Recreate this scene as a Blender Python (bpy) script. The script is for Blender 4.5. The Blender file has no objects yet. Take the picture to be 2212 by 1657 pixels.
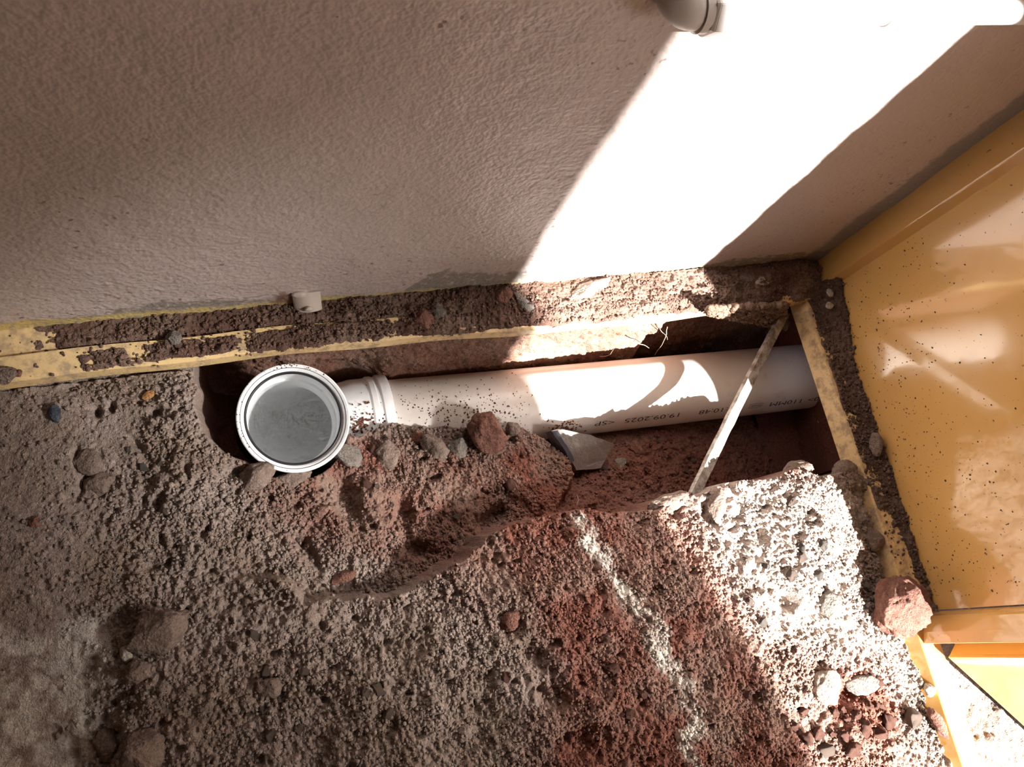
import bpy, bmesh, math, random
import numpy as np
from mathutils import Vector, Matrix, noise as mnoise

S = bpy.context.scene
COL = S.collection
rng = np.random.default_rng(7)
random.seed(7)

# ------------------------------------------------------------------ camera
FPX, PX0, PY0, CAMH = 1680.0, 1106.0, 828.5, 0.91
RM = np.array([[0.93792, -0.20743, 0.27799],      # camera right  (world axes)
               [-0.11570, -0.94267, -0.31303],    # camera down
               [0.32698, 0.26143, -0.90815]])     # camera forward
CAM = np.array([0.0, 0.0, CAMH])
cam = bpy.data.cameras.new('camera')
cam.sensor_width = 36.0
cam.lens = 36.0 * FPX / 2212.0
cam.clip_start = 0.01
cam_o = bpy.data.objects.new('camera', cam)
COL.objects.link(cam_o)
mw = Matrix.Identity(4)
for i in range(3):
    mw[i][0] = RM[0][i]; mw[i][1] = -RM[1][i]; mw[i][2] = -RM[2][i]
mw[2][3] = CAMH
cam_o.matrix_world = mw
S.camera = cam_o

# ------------------------------------------------------------------ world, sun, exposure
SUN_S, SUN_M = 0.325, 0.88          # dx per -dy, dz per -dy towards the sun
world = bpy.data.worlds.new('world'); S.world = world
world.use_nodes = True
wn = world.node_tree.nodes; wl = world.node_tree.links
bg = wn['Background']
sky = wn.new('ShaderNodeTexSky'); sky.sky_type = 'NISHITA'; sky.sun_disc = False
sky.sun_elevation = math.atan2(SUN_M, math.hypot(SUN_S, 1)); sky.sun_rotation = math.atan2(SUN_S, -1)
sky.air_density = 1.0; sky.dust_density = 2.5; sky.ozone_density = 1.0
wl.new(sky.outputs[0], bg.inputs['Color'])
bg.inputs['Strength'].default_value = 0.12
sl = bpy.data.lights.new('sun', 'SUN'); sl.energy = 45.0; sl.angle = math.radians(0.9); sl.color = (1.0, 0.97, 0.93)
so = bpy.data.objects.new('sun', sl); COL.objects.link(so)
so.rotation_euler = Vector((SUN_S, -1, SUN_M)).to_track_quat('Z', 'Y').to_euler()
so.location = (2, -4, 4)
S.view_settings.view_transform = 'Standard'
S.view_settings.look = 'None'
S.view_settings.gamma = 1.0
S.view_settings.use_curve_mapping = False
S.view_settings.exposure = -0.2
try:
    S.cycles.use_denoising = True
    S.cycles.max_bounces = 7
    S.cycles.diffuse_bounces = 5
    S.cycles.glossy_bounces = 3
    S.cycles.sample_clamp_indirect = 0.0
    S.cycles.blur_glossy = 0.0          # keep the sun glancing off the glossy door leaf
    S.cycles.use_adaptive_sampling = True
    S.cycles.adaptive_threshold = 0.15
    S.cycles.adaptive_min_samples = 20
    S.cycles.use_guiding = True
    S.cycles.use_surface_guiding = True
except Exception:
    pass

# ------------------------------------------------------------------ pixel -> place helpers
def ray(px, py):
    d = np.array([(px - PX0) / FPX, (py - PY0) / FPX, 1.0])
    return RM.T @ d
def onz(px, py, z=0.0):
    d = ray(px, py); return CAM + (z - CAMH) / d[2] * d
def ony(px, py, y):
    d = ray(px, py); return CAM + y / d[1] * d
def onx(px, py, x):
    d = ray(px, py); return CAM + x / d[0] * d
PA = np.array([0.4, 0.2718, -0.158]); PD = np.array([1, -0.0305, 0.0]); PD = PD / np.linalg.norm(PD); PR = 0.055
def onpipe(px, py, r=PR):
    d = ray(px, py); o = CAM - PA
    dd = d - PD * (d @ PD); oo = o - PD * (o @ PD)
    a = dd @ dd; b = 2 * dd @ oo; c = oo @ oo - r * r
    q = b * b - 4 * a * c
    if q < 0: return None
    return CAM + (-b - math.sqrt(q)) / 2 / a * d
WALL_Y = 0.394
PANEL_X = 0.862

# ------------------------------------------------------------------ numpy noise
_tab = rng.random((256, 256))
def vnoise(x, y, seed=0):
    x = x + seed * 17.31; y = y + seed * 9.77
    xi = np.floor(x).astype(np.int64); yi = np.floor(y).astype(np.int64)
    fx = x - xi; fy = y - yi
    fx = fx * fx * fx * (fx * (fx * 6 - 15) + 10); fy = fy * fy * fy * (fy * (fy * 6 - 15) + 10)
    x0 = xi & 255; x1 = (xi + 1) & 255; y0 = yi & 255; y1 = (yi + 1) & 255
    a = _tab[x0, y0]; b = _tab[x1, y0]; c = _tab[x0, y1]; d = _tab[x1, y1]
    return (a + (b - a) * fx) * (1 - fy) + (c + (d - c) * fx) * fy - 0.5
def fbm(x, y, scale, octv=4, seed=0, gain=0.5):
    s = 0; a = 1.0; f = 1.0 / scale; n = 0
    for o in range(octv):
        s = s + a * vnoise(x * f, y * f, seed + o * 3.1); n += a; a *= gain; f *= 2.03
    return s / n * 2
def hash2(ix, iy, k):
    return _tab[(ix * 7 + iy * 13 + k * 29) & 255, (iy * 11 - ix * 5 + k * 53) & 255]
def grains(x, y, size, dens, seed=0, flat=0.8):
    """Heights of packed rounded lumps about `size` across."""
    u = x / size; v = y / size
    iu = np.floor(u).astype(np.int64); iv = np.floor(v).astype(np.int64)
    h = np.zeros_like(x)
    for di in (-1, 0, 1):
        for dj in (-1, 0, 1):
            cu = iu + di; cv = iv + dj
            jx = cu + 0.15 + 0.7 * hash2(cu, cv, seed + 1); jy = cv + 0.15 + 0.7 * hash2(cu, cv, seed + 2)
            r = 0.28 + 0.36 * hash2(cu, cv, seed + 3)
            ang = hash2(cu, cv, seed + 5) * 6.28; st = 0.7 + 0.3 * hash2(cu, cv, seed + 6)
            dx = u - jx; dy = v - jy
            ca, sa = np.cos(ang), np.sin(ang)
            ex = (dx * ca + dy * sa) / r; ey = (-dx * sa + dy * ca) / (r * st)
            d2 = ex * ex + ey * ey
            k = np.where(hash2(cu, cv, seed + 4) < dens, np.sqrt(np.clip(1 - d2, 0, 1)) * r * flat, 0)
            h = np.maximum(h, k)
    return h * size
def sstep(a, b, x):
    t = np.clip((x - a) / (b - a), 0, 1); return t * t * (3 - 2 * t)
def polysd(x, y, poly):
    """signed distance, negative inside"""
    p = np.array(poly); n = len(p)
    d = np.full(x.shape, 1e9); inside = np.zeros(x.shape, bool)
    for i in range(n):
        ax, ay = p[i]; bx, by = p[(i + 1) % n]
        ex, ey = bx - ax, by - ay; wx, wy = x - ax, y - ay
        t = np.clip((wx * ex + wy * ey) / (ex * ex + ey * ey + 1e-12), 0, 1)
        d = np.minimum(d, (wx - ex * t) ** 2 + (wy - ey * t) ** 2)
        c = ((ay > y) != (by > y)) & (x < (bx - ax) * (y - ay) / (by - ay + 1e-12) + ax)
        inside ^= c
    d = np.sqrt(d)
    return np.where(inside, -d, d)
def polyline_d(x, y, pts):
    d = np.full(x.shape, 1e9)
    for (ax, ay), (bx, by) in zip(pts[:-1], pts[1:]):
        ex, ey = bx - ax, by - ay; wx, wy = x - ax, y - ay
        t = np.clip((wx * ex + wy * ey) / (ex * ex + ey * ey + 1e-12), 0, 1)
        d = np.minimum(d, (wx - ex * t) ** 2 + (wy - ey * t) ** 2)
    return np.sqrt(d)
class RBF:
    def __init__(s, P, z, lam=2e-4):
        P = np.array(P); n = len(P); s.P = P
        A = np.zeros((n + 3, n + 3))
        A[:n, :n] = s.k(np.hypot(P[:, None, 0] - P[None, :, 0], P[:, None, 1] - P[None, :, 1])) + lam * np.eye(n)
        A[:n, n] = 1; A[:n, n + 1:] = P; A[n, :n] = 1; A[n + 1:, :n] = P.T
        s.w = np.linalg.solve(A, np.append(np.array(z), [0, 0, 0]))
    def k(s, r): return r
    def __call__(s, x, y):
        n = len(s.P); o = s.w[n] + s.w[n + 1] * x + s.w[n + 2] * y
        for i in range(n): o = o + s.w[i] * s.k(np.hypot(x - s.P[i, 0], y - s.P[i, 1]))
        return o

# ------------------------------------------------------------------ mesh / object helpers
def mesh_from(name, verts, faces, smooth=False):
    me = bpy.data.meshes.new(name)
    me.from_pydata([tuple(v) for v in verts], [], faces); me.update()
    if smooth: me.shade_smooth()
    return me
def grid_mesh(name, Xw, Yw, Zw, smooth=True, keep=None):
    ny, nx = Xw.shape
    me = bpy.data.meshes.new(name)
    co = np.stack([Xw, Yw, Zw], -1).reshape(-1, 3).astype(np.float32)
    idx = np.arange(ny * nx).reshape(ny, nx)
    q = np.stack([idx[:-1, :-1], idx[:-1, 1:], idx[1:, 1:], idx[1:, :-1]], -1).reshape(-1, 4)
    if keep is not None:
        kq = (keep[:-1, :-1] | keep[:-1, 1:] | keep[1:, 1:] | keep[1:, :-1]).reshape(-1)
        q = q[kq]
    nf = len(q)
    me.vertices.add(len(co)); me.vertices.foreach_set('co', co.ravel())
    me.loops.add(nf * 4); me.loops.foreach_set('vertex_index', q.ravel().astype(np.int32))
    me.polygons.add(nf); me.polygons.foreach_set('loop_start', np.arange(0, nf * 4, 4, dtype=np.int32))
    me.polygons.foreach_set('loop_total', np.full(nf, 4, np.int32))
    me.update(calc_edges=True); me.validate()
    if smooth: me.shade_smooth()
    return me
def vcol(me, name, rgb):
    a = me.color_attributes.new(name, 'FLOAT_COLOR', 'POINT')
    c = np.ones((len(me.vertices), 4), np.float32); c[:, :3] = rgb.reshape(-1, 3)
    a.data.foreach_set('color', c.ravel())
def link(name, me, mat, parent=None):
    o = bpy.data.objects.new(name, me); COL.objects.link(o)
    if mat is not None and me is not None: me.materials.append(mat)
    if parent is not None: o.parent = parent
    return o
def empty(name, loc=(0, 0, 0)):
    o = bpy.data.objects.new(name, None); COL.objects.link(o); o.location = loc; o.empty_display_size = 0.02
    bpy.context.view_layer.update()
    return o
def tag(o, label=None, cat=None, group=None, kind=None):
    if label: o['label'] = label
    if cat: o['category'] = cat
    if group: o['group'] = group
    if kind: o['kind'] = kind
    return o
def bm_obj(name, bm, mat, parent=None, smooth=False):
    me = bpy.data.meshes.new(name); bm.normal_update(); bm.to_mesh(me); bm.free()
    if smooth: me.shade_smooth()
    return link(name, me, mat, parent)
def add_box(bm, lo, hi):
    v = [bm.verts.new((x, y, z)) for x in (lo[0], hi[0]) for y in (lo[1], hi[1]) for z in (lo[2], hi[2])]
    for f in ((0, 1, 3, 2), (4, 6, 7, 5), (0, 4, 5, 1), (2, 3, 7, 6), (0, 2, 6, 4), (1, 5, 7, 3)):
        bm.faces.new([v[i] for i in f])
    return v
def box_obj(name, lo, hi, mat, parent=None, bevel=0.0):
    bm = bmesh.new(); add_box(bm, lo, hi); bmesh.ops.recalc_face_normals(bm, faces=bm.faces)
    if bevel: bmesh.ops.bevel(bm, geom=bm.edges[:], offset=bevel, segments=2, affect='EDGES', profile=0.6)
    return bm_obj(name, bm, mat, parent)
def extrude_profile(name, prof, along, a0, a1, mat, parent=None, nseg=1, wob=None, bevel=0.0, closed=True):
    """prof: list of 2D points; along 'x': prof=(y,z); 'y': prof=(x,z); 'z': prof=(x,y)"""
    bm = bmesh.new(); rings = []
    for k in range(nseg + 1):
        a = a0 + (a1 - a0) * k / nseg; r = []
        for (u, w) in prof:
            p = {'x': (a, u, w), 'y': (u, a, w), 'z': (u, w, a)}[along]
            if wob: p = wob(p)
            r.append(bm.verts.new(p))
        rings.append(r)
    n = len(prof)
    for k in range(nseg):
        for i in range(n if closed else n - 1):
            j = (i + 1) % n
            bm.faces.new((rings[k][i], rings[k][j], rings[k + 1][j], rings[k + 1][i]))
    if closed:
        bm.faces.new(rings[0]); bm.faces.new(rings[-1])
    bmesh.ops.recalc_face_normals(bm, faces=bm.faces)
    if bevel:
        es = [e for e in bm.edges if len(e.link_faces) == 2 and e.calc_face_angle(0) > 0.5]
        bmesh.ops.bevel(bm, geom=es, offset=bevel, segments=2, affect='EDGES', profile=0.6)
    o = bm_obj(name, bm, mat, parent)
    return o
def sweep(path, radii, seg=64, frames=None):
    """tube surface; path Nx3, radii N -> verts, faces (open ends)"""
    path = np.array(path); n = len(path)
    tang = np.gradient(path, axis=0)
    V = []; F = []
    up = None
    for i in range(n):
        if frames is not None: t = np.array(frames[i])
        else: t = tang[i]
        t = t / np.linalg.norm(t)
        if up is None:
            up = np.array([0, 1.0, 0]) if abs(t[1]) < 0.9 else np.array([0, 0, 1.0])
        a = up - t * (up @ t); a /= np.linalg.norm(a); up = a; b = np.cross(t, a)
        for k in range(seg):
            th = 2 * math.pi * k / seg
            V.append(path[i] + radii[i] * (math.cos(th) * a + math.sin(th) * b))
    for i in range(n - 1):
        for k in range(seg):
            k2 = (k + 1) % seg
            F.append((i * seg + k, i * seg + k2, (i + 1) * seg + k2, (i + 1) * seg + k))
    return V, F
def clean_mesh(name, V, F, smooth=True, ang=35):
    me = mesh_from(name, V, F)
    bm = bmesh.new(); bm.from_mesh(me)
    bmesh.ops.remove_doubles(bm, verts=bm.verts, dist=1e-6)
    bmesh.ops.recalc_face_normals(bm, faces=bm.faces)
    bm.to_mesh(me); bm.free()
    if smooth:
        me.shade_smooth()
        try: me.set_sharp_from_angle(angle=math.radians(ang))
        except Exception: pass
    return me

# ------------------------------------------------------------------ materials
class NT:
    def __init__(s, name):
        s.m = bpy.data.materials.new(name); s.m.use_nodes = True
        s.t = s.m.node_tree; s.n = s.t.nodes; s.l = s.t.links
        s.b = s.n['Principled BSDF']
        s.tc = s.n.new('ShaderNodeTexCoord')
        s.geo = None
    def node(s, ty, **kw):
        n = s.n.new(ty)
        for k, v in kw.items(): setattr(n, k, v)
        return n
    def lk(s, a, b): s.l.new(a, b)
    def noise(s, scale, detail=4, rough=0.55, vec=None, dist=0.0):
        n = s.node('ShaderNodeTexNoise'); n.inputs['Scale'].default_value = scale
        n.inputs['Detail'].default_value = detail; n.inputs['Roughness'].default_value = rough
        n.inputs['Distortion'].default_value = dist
        s.lk(vec or s.tc.outputs['Object'], n.inputs['Vector']); return n.outputs['Fac']
    def voro(s, scale, feature='F1', vec=None, out='Distance'):
        n = s.node('ShaderNodeTexVoronoi', feature=feature); n.inputs['Scale'].default_value = scale
        s.lk(vec or s.tc.outputs['Object'], n.inputs['Vector']); return n.outputs[out]
    def ramp(s, fac, stops):
        n = s.node('ShaderNodeValToRGB'); e = n.color_ramp.elements
        while len(e) < len(stops): e.new(0.5)
        for k, (p, c) in enumerate(stops):
            e[k].position = p
            e[k].color = (c, c, c, 1) if not hasattr(c, '__len__') else (*c, 1)
        s.lk(fac, n.inputs['Fac']); return n.outputs['Color']
    def mix(s, fac, a, b, mode='MIX'):
        n = s.node('ShaderNodeMix', data_type='RGBA', blend_type=mode)
        for v, i in ((fac, 0), (a, 6), (b, 7)):
            if hasattr(v, 'node'): s.lk(v, n.inputs[i])
            elif hasattr(v, '__len__'): n.inputs[i].default_value = (*v, 1)
            else: n.inputs[i].default_value = v if i == 0 else (v, v, v, 1)
        return n.outputs[2]
    def math(s, op, a, b=None):
        n = s.node('ShaderNodeMath', operation=op)
        for v, i in ((a, 0), (b, 1)):
            if v is None: continue
            if hasattr(v, 'node'): s.lk(v, n.inputs[i])
            else: n.inputs[i].default_value = v
        return n.outputs[0]
    def maprange(s, v, a, b, c=0.0, d=1.0):
        n = s.node('ShaderNodeMapRange'); s.lk(v, n.inputs[0])
        for i, q in enumerate((a, b, c, d)): n.inputs[i + 1].default_value = q
        return n.outputs[0]
    def sep(s, vec=None):
        n = s.node('ShaderNodeSeparateXYZ'); s.lk(vec or s.tc.outputs['Object'], n.inputs[0]); return n.outputs
    def base(s, c):
        if hasattr(c, 'node'): s.lk(c, s.b.inputs['Base Color'])
        else: s.b.inputs['Base Color'].default_value = (*c, 1)
    def rough(s, r):
        if hasattr(r, 'node'): s.lk(r, s.b.inputs['Roughness'])
        else: s.b.inputs['Roughness'].default_value = r
    def spec(s, v): s.b.inputs['Specular IOR Level'].default_value = v
    def bump(s, h, strength=0.5, dist=0.002):
        n = s.node('ShaderNodeBump'); n.inputs['Strength'].default_value = strength
        n.inputs['Distance'].default_value = dist
        s.lk(h, n.inputs['Height'])
        s.lk(n.outputs[0], s.b.inputs['Normal']); return n

def mat_soil(name='soil', fine=0.0016):
    t = NT(name)
    at = t.node('ShaderNodeAttribute', attribute_name='soil_colour')
    n2 = t.noise(300, 2, 0.6)
    m = t.mix(1.0, at.outputs['Color'], t.ramp(n2, [(0.3, 0.7), (0.7, 1.25)]), 'MULTIPLY')
    t.base(m); t.rough(0.95); t.spec(0.15)
    h = t.noise(520, 2, 0.7)
    t.bump(h, 1.0, fine * 1.5)
    return t.m
M_SOIL = mat_soil()

def mat_rock(name, col, col2, rough=0.92):
    t = NT(name)
    oi = t.node('ShaderNodeObjectInfo')
    n1 = t.noise(55, 5, 0.65); n2 = t.noise(400, 3, 0.6)
    c = t.mix(t.ramp(n1, [(0.35, 0.0), (0.65, 1.0)]), col, col2)
    c = t.mix(1.0, c, t.ramp(n2, [(0.3, 0.72), (0.7, 1.22)]), 'MULTIPLY')
    t.base(c); t.rough(rough); t.spec(0.2)
    h = t.math('ADD', t.noise(380, 4, 0.7), t.math('MULTIPLY', t.noise(90, 3, 0.6), 1.6))
    t.bump(h, 1.0, 0.004)
    return t.m
M_RED = mat_rock('red_clod', (0.19, 0.085, 0.062), (0.28, 0.145, 0.11))
M_BROWN = mat_rock('brown_clod', (0.20, 0.145, 0.115), (0.30, 0.23, 0.19))
M_GREYSTONE = mat_rock('grey_stone', (0.17, 0.145, 0.125), (0.27, 0.235, 0.205))
M_PALE = mat_rock('pale_chip', (0.5, 0.45, 0.39), (0.62, 0.56, 0.48))
M_DARKCHIP = mat_rock('dark_blue_chip', (0.05, 0.06, 0.085), (0.10, 0.11, 0.14), 0.5)
M_ORANGE = mat_rock('ochre_chip', (0.42, 0.2, 0.07), (0.5, 0.28, 0.12))
M_BRONZE = mat_rock('plaster_lump', (0.33, 0.27, 0.22), (0.45, 0.38, 0.32))

def mat_wall():
    t = NT('wall_paint')
    x, y, z = t.sep()
    n1 = t.noise(3.0, 2, 0.5)
    c = t.mix(t.ramp(n1, [(0.3, 0.0), (0.7, 1.0)]), (0.47, 0.40, 0.375), (0.52, 0.45, 0.425))
    # small scuffs and pits
    sp = t.noise(120, 2, 0.5)
    scuff = t.math('MULTIPLY', t.ramp(sp, [(0.655, 0.0), (0.70, 1.0)]), t.math('MAXIMUM', t.ramp(t.noise(9, 2), [(0.5, 0.0), (0.62, 1.0)]), t.maprange(z, 0.16, 0.03)))
    c = t.mix(t.math('MULTIPLY', scuff, 0.75), c, (0.17, 0.10, 0.07))
    # worn band of bare render near the floor
    xf = t.maprange(x, -0.4, 0.86)
    prof = [(-0.26, .016), (-0.17, .012), (-0.13, .020), (-0.09, .038), (0.0, .036), (0.04, .022), (0.1, .014), (0.205, .016), (0.225, .055), (0.25, .072), (0.30, .052), (0.36, .058), (0.42, .012), (0.62, .012), (0.66, .03), (0.72, .045), (0.80, .05)]
    hp = t.ramp(xf, [((a + 0.4) / 1.26, b * 10) for a, b in prof])
    hb = t.math('MULTIPLY', hp, 0.1)
    edge = t.math('SUBTRACT', t.math('ADD', z, t.math('MULTIPLY', t.math('SUBTRACT', t.noise(38, 3, 0.62), 0.5), -0.05)), hb)
    bare = t.math('MULTIPLY', t.maprange(edge, 0.003, -0.002), t.ramp(t.noise(110, 2, 0.7), [(0.3, 0.2), (0.48, 1.0)]))
    c = t.mix(bare, c, t.mix(t.noise(160, 3), (0.17, 0.15, 0.13), (0.34, 0.30, 0.26)))
    # yellow overspray line along the rail
    ye = t.math('ADD', z, t.math('MULTIPLY', t.math('SUBTRACT', t.noise(30, 2, 0.6), 0.5), 0.018))
    yel = t.math('MULTIPLY', t.maprange(ye, 0.021, 0.013), t.ramp(t.noise(130, 3, 0.7), [(0.36, 0.25), (0.5, 1.0)]))
    c = t.mix(yel, c, (0.56, 0.43, 0.16))
    # grey line of sealant against the corner post
    px_ = t.math('ADD', x, t.math('MULTIPLY', t.math('SUBTRACT', t.noise(60, 2, 0.6), 0.5), 0.02))
    seal = t.maprange(px_, 0.812, 0.822)
    c = t.mix(t.math('MULTIPLY', seal, 0.85), c, (0.2, 0.19, 0.18))
    brown = t.math('MULTIPLY', t.maprange(px_, 0.74, 0.815), 0.5)
    # rust stain at the pipe outlet
    v = t.node('ShaderNodeVectorMath', operation='DISTANCE'); t.lk(t.tc.outputs['Object'], v.inputs[0]); v.inputs[1].default_value = (0.312, WALL_Y, 0.518)
    rs = t.math('ADD', v.outputs['Value'], t.math('MULTIPLY', t.math('SUBTRACT', t.noise(45, 3), 0.5), 0.03))
    c = t.mix(t.math('MULTIPLY', t.maprange(rs, 0.032, 0.012), 0.75), c, (0.22, 0.12, 0.045))
    v2 = t.node('ShaderNodeVectorMath', operation='DISTANCE'); t.lk(t.tc.outputs['Object'], v2.inputs[0]); v2.inputs[1].default_value = (0.061, WALL_Y, 0.024)
    rs2 = t.math('ADD', v2.outputs['Value'], t.math('MULTIPLY', t.math('SUBTRACT', t.noise(80, 3), 0.5), 0.02))
    c = t.mix(t.math('MULTIPLY', t.maprange(rs2, 0.02, 0.01), 0.85), c, (0.16, 0.07, 0.035))
    t.base(c)
    t.rough(t.mix(bare, (0.42,) * 3, (0.9,) * 3)); t.spec(0.45)
    h = t.math('ADD', t.noise(190, 1, 0.5), t.math('MULTIPLY', t.noise(75, 1, 0.5), 0.9))
    t.bump(h, 0.42, 0.0035)
    return t.m
M_WALL = mat_wall()

def mat_yellow(name, spatter=True, rough=0.16):
    t = NT(name)
    n1 = t.noise(4, 3)
    c = t.mix(n1, (0.60, 0.345, 0.105), (0.66, 0.40, 0.14))
    d = t.ramp(t.noise(16, 6, 0.7), [(0.55, 0.0), (0.75, 0.35)])
    c = t.mix(d, c, (0.55, 0.42, 0.28))
    sp = t.ramp(t.noise(170, 2, 0.5), [(0.72, 0.0), (0.75, 1.0)])
    c = t.mix(t.math('MULTIPLY', sp, 0.8), c, (0.16, 0.095, 0.06))
    t.base(c)
    t.rough(t.mix(d, (rough,) * 3, (0.42,) * 3))
    h = t.math('ADD', t.noise(9, 2, 0.5), t.math('MULTIPLY', t.noise(130, 2, 0.5), 0.022))
    t.bump(h, 0.22, 0.006)
    t.spec(0.5); t.b.inputs['Coat Weight'].default_value = 0.8; t.b.inputs['Coat Roughness'].default_value = 0.06
    return t.m
M_YEL = mat_yellow('yellow_enamel')
def mat_yellow_dirty():
    t = NT('yellow_enamel_dusty')
    c = t.mix(t.noise(6, 3), (0.66, 0.46, 0.20), (0.70, 0.53, 0.29))
    d = t.ramp(t.noise(70, 5, 0.7), [(0.45, 0.0), (0.62, 1.0)])
    c = t.mix(t.math('MULTIPLY', d, 0.7), c, (0.27, 0.19, 0.14))
    t.base(c); t.rough(t.mix(d, (0.35,) * 3, (0.85,) * 3)); t.bump(t.noise(200, 3), 0.3, 0.001)
    return t.m
M_YELD = mat_yellow_dirty()
def mat_leaf():
    t = NT('yellow_door_enamel'); t.base(t.mix(t.noise(4, 3), (0.60, 0.345, 0.105), (0.66, 0.40, 0.14))); t.rough(0.22); t.spec(0.85); return t.m
M_LEAF = mat_leaf()

def mat_pvc(name, col, col2, rough=0.3):
    t = NT(name)
    c = t.mix(t.ramp(t.noise(14, 4, 0.6), [(0.4, 0.0), (0.7, 1.0)]), col, col2)
    sm = t.math('MULTIPLY', t.ramp(t.noise(40, 5, 0.7), [(0.56, 0.0), (0.7, 1.0)]), 0.35)
    c = t.mix(sm, c, (0.42, 0.36, 0.31))
    t.base(c); t.rough(rough); t.spec(0.45)
    t.bump(t.noise(60, 3), 0.08, 0.001)
    return t.m
M_PVC = mat_pvc('pipe_plastic', (0.72, 0.68, 0.64), (0.66, 0.615, 0.575))
M_FIT = mat_pvc('fitting_plastic', (0.90, 0.925, 0.94), (0.87, 0.895, 0.915), 0.28)
M_PPR = mat_pvc('water_pipe_plastic', (0.60, 0.57, 0.55), (0.55, 0.52, 0.5), 0.4)
M_CLIP = mat_pvc('clip_plastic', (0.50, 0.44, 0.39), (0.44, 0.37, 0.32), 0.45)
def mat_plain(name, col, rough=0.6, spec=0.4):
    t = NT(name); t.base(t.mix(t.noise(90, 3), tuple(v * 0.85 for v in col), tuple(v * 1.12 for v in col)))
    t.rough(rough); t.spec(spec); t.bump(t.noise(250, 3), 0.2, 0.0008); return t.m
M_RUBBER = mat_plain('black_rubber', (0.018, 0.016, 0.02), 0.45)
M_INK = mat_plain('dark_ink', (0.05, 0.047, 0.05), 0.6)
def mat_strip():
    t = NT('weathered_strip')
    d = t.ramp(t.noise(55, 5, 0.7), [(0.42, 0.0), (0.6, 1.0)])
    c = t.mix(d, (0.44, 0.42, 0.39), (0.16, 0.13, 0.105))
    t.base(c); t.rough(0.65); t.bump(t.noise(180, 4, 0.7), 0.5, 0.0012); return t.m
M_STRIP = mat_strip()
def mat_shard():
    t = NT('concrete_shard')
    c = t.mix(t.noise(40, 5, 0.65), (0.15, 0.125, 0.11), (0.33, 0.29, 0.26))
    t.base(c); t.rough(0.7); t.bump(t.math('ADD', t.noise(200, 4, 0.7), t.noise(60, 4, 0.7)), 0.8, 0.002); return t.m
M_SHARD = mat_shard()
M_SLATE = mat_plain('glassy_edge', (0.10, 0.10, 0.12), 0.25, 0.5)
M_ROOT = mat_plain('root_fibre', (0.42, 0.28, 0.2), 0.8)
M_PLASTER = mat_plain('room_plaster', (0.38, 0.32, 0.29), 0.85)

# ------------------------------------------------------------------ walls, ceiling
nx, nz = 210, 150
gx, gz = np.meshgrid(np.linspace(-1.8, 0.875, nx), np.linspace(-0.12, 1.3, nz))
gy = WALL_Y + 0.003 * fbm(gx, gz, 0.12, 3, 11) + 0.0012 * fbm(gx, gz, 0.02, 3, 12)
me = grid_mesh('wall_back', gx, gy, gz)
wall_back = tag(link('wall_back', me, M_WALL), kind='structure')
box_obj('upper_wall', (-1.8, WALL_Y, 1.295), (0.875, WALL_Y + 0.02, 2.15), M_WALL, wall_back)
tag(box_obj('ceiling', (-1.8, -2.2, 2.15), (0.95, WALL_Y + 0.02, 2.2), M_PLASTER), kind='structure')
tag(box_obj('wall_front', (-1.8, -2.25, -0.02), (0.95, -2.2, 2.2), M_PLASTER), kind='structure')
WL = tag(box_obj('wall_left', (-1.85, -2.25, -0.02), (-1.8, WALL_Y + 0.02, 2.2), M_PLASTER), kind='structure')

# right hand steel wall: sheet, corner post, door post, base rail
JY = -0.172
wr = tag(empty('wall_right', (PANEL_X, 0.1, 0.0)), kind='structure')
def kid(o, p):
    o.parent = p; o.matrix_parent_inverse = p.matrix_world.inverted(); return o
o = extrude_profile('steel_sheet', [(PANEL_X, 0.394), (PANEL_X, -0.135), (PANEL_X + 0.003, -0.135), (PANEL_X + 0.003, 0.394)], 'z', -0.03, 2.15, M_YEL); kid(o, wr)
o = extrude_profile('corner_post', [(0.852, 0.400), (0.848, 0.355), (0.862, 0.3467), (0.870, 0.3467), (0.870, 0.400)], 'z', -0.005, 2.15, M_YEL, bevel=0.0015); kid(o, wr)
o = extrude_profile('door_post', [(PANEL_X, -0.137), (0.842, -0.1395), (0.839, -0.142), (0.830, -0.158), (0.825, JY), (0.829, JY - 0.001), (0.836, -0.160), (PANEL_X + 0.003, -0.145), (PANEL_X + 0.003, -0.137)], 'z', 0.0, 2.15, M_YEL, bevel=0.0008); kid(o, wr)
o = box_obj('steel_sheet', (PANEL_X, -2.2, 0.0), (PANEL_X + 0.003, -1.145, 2.15), M_YEL); kid(o, wr)
o = box_obj('door_post', (0.825, -1.185, 0.0), (PANEL_X + 0.003, -1.145, 2.15), M_YEL, bevel=0.002); kid(o, wr)
o = box_obj('door_head', (0.825, -1.185, 2.0), (PANEL_X + 0.003, JY, 2.15), M_YEL, bevel=0.002); kid(o, wr)

# base rails
def wob(p):
    x = p[0]
    return (x, p[1] + 0.003 * math.sin(x * 7.0 + 1.0) + 0.0012 * math.sin(x * 31), p[2] + 0.0015 * math.sin(x * 11))
tr1 = tag(empty('trim_1', (0.2, 0.365, 0.0)), kind='structure')
o = extrude_profile('base_rail', [(0.400, -0.002), (0.3635, -0.002), (0.3625, 0.007), (0.3375, 0.006), (0.3335, 0.0035), (0.3320, -0.012), (0.3345, -0.012), (0.337, 0.001), (0.400, -0.006)], 'x', -0.9, 0.835, M_YELD, nseg=90, wob=wob, bevel=0.0006); kid(o, tr1)
tr2 = tag(empty('trim_2', (0.835, 0.0, 0.0)), kind='structure')
o = extrude_profile('side_rail', [(0.812, -0.028), (0.820, -0.001), (0.823, 0.0), (0.853, 0.0), (0.868, 0.0), (0.868, -0.004), (0.825, -0.004), (0.816, -0.028)], 'y', JY + 0.02, 0.365, M_YELD, nseg=30, bevel=0.0006); kid(o, tr2)
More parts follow.
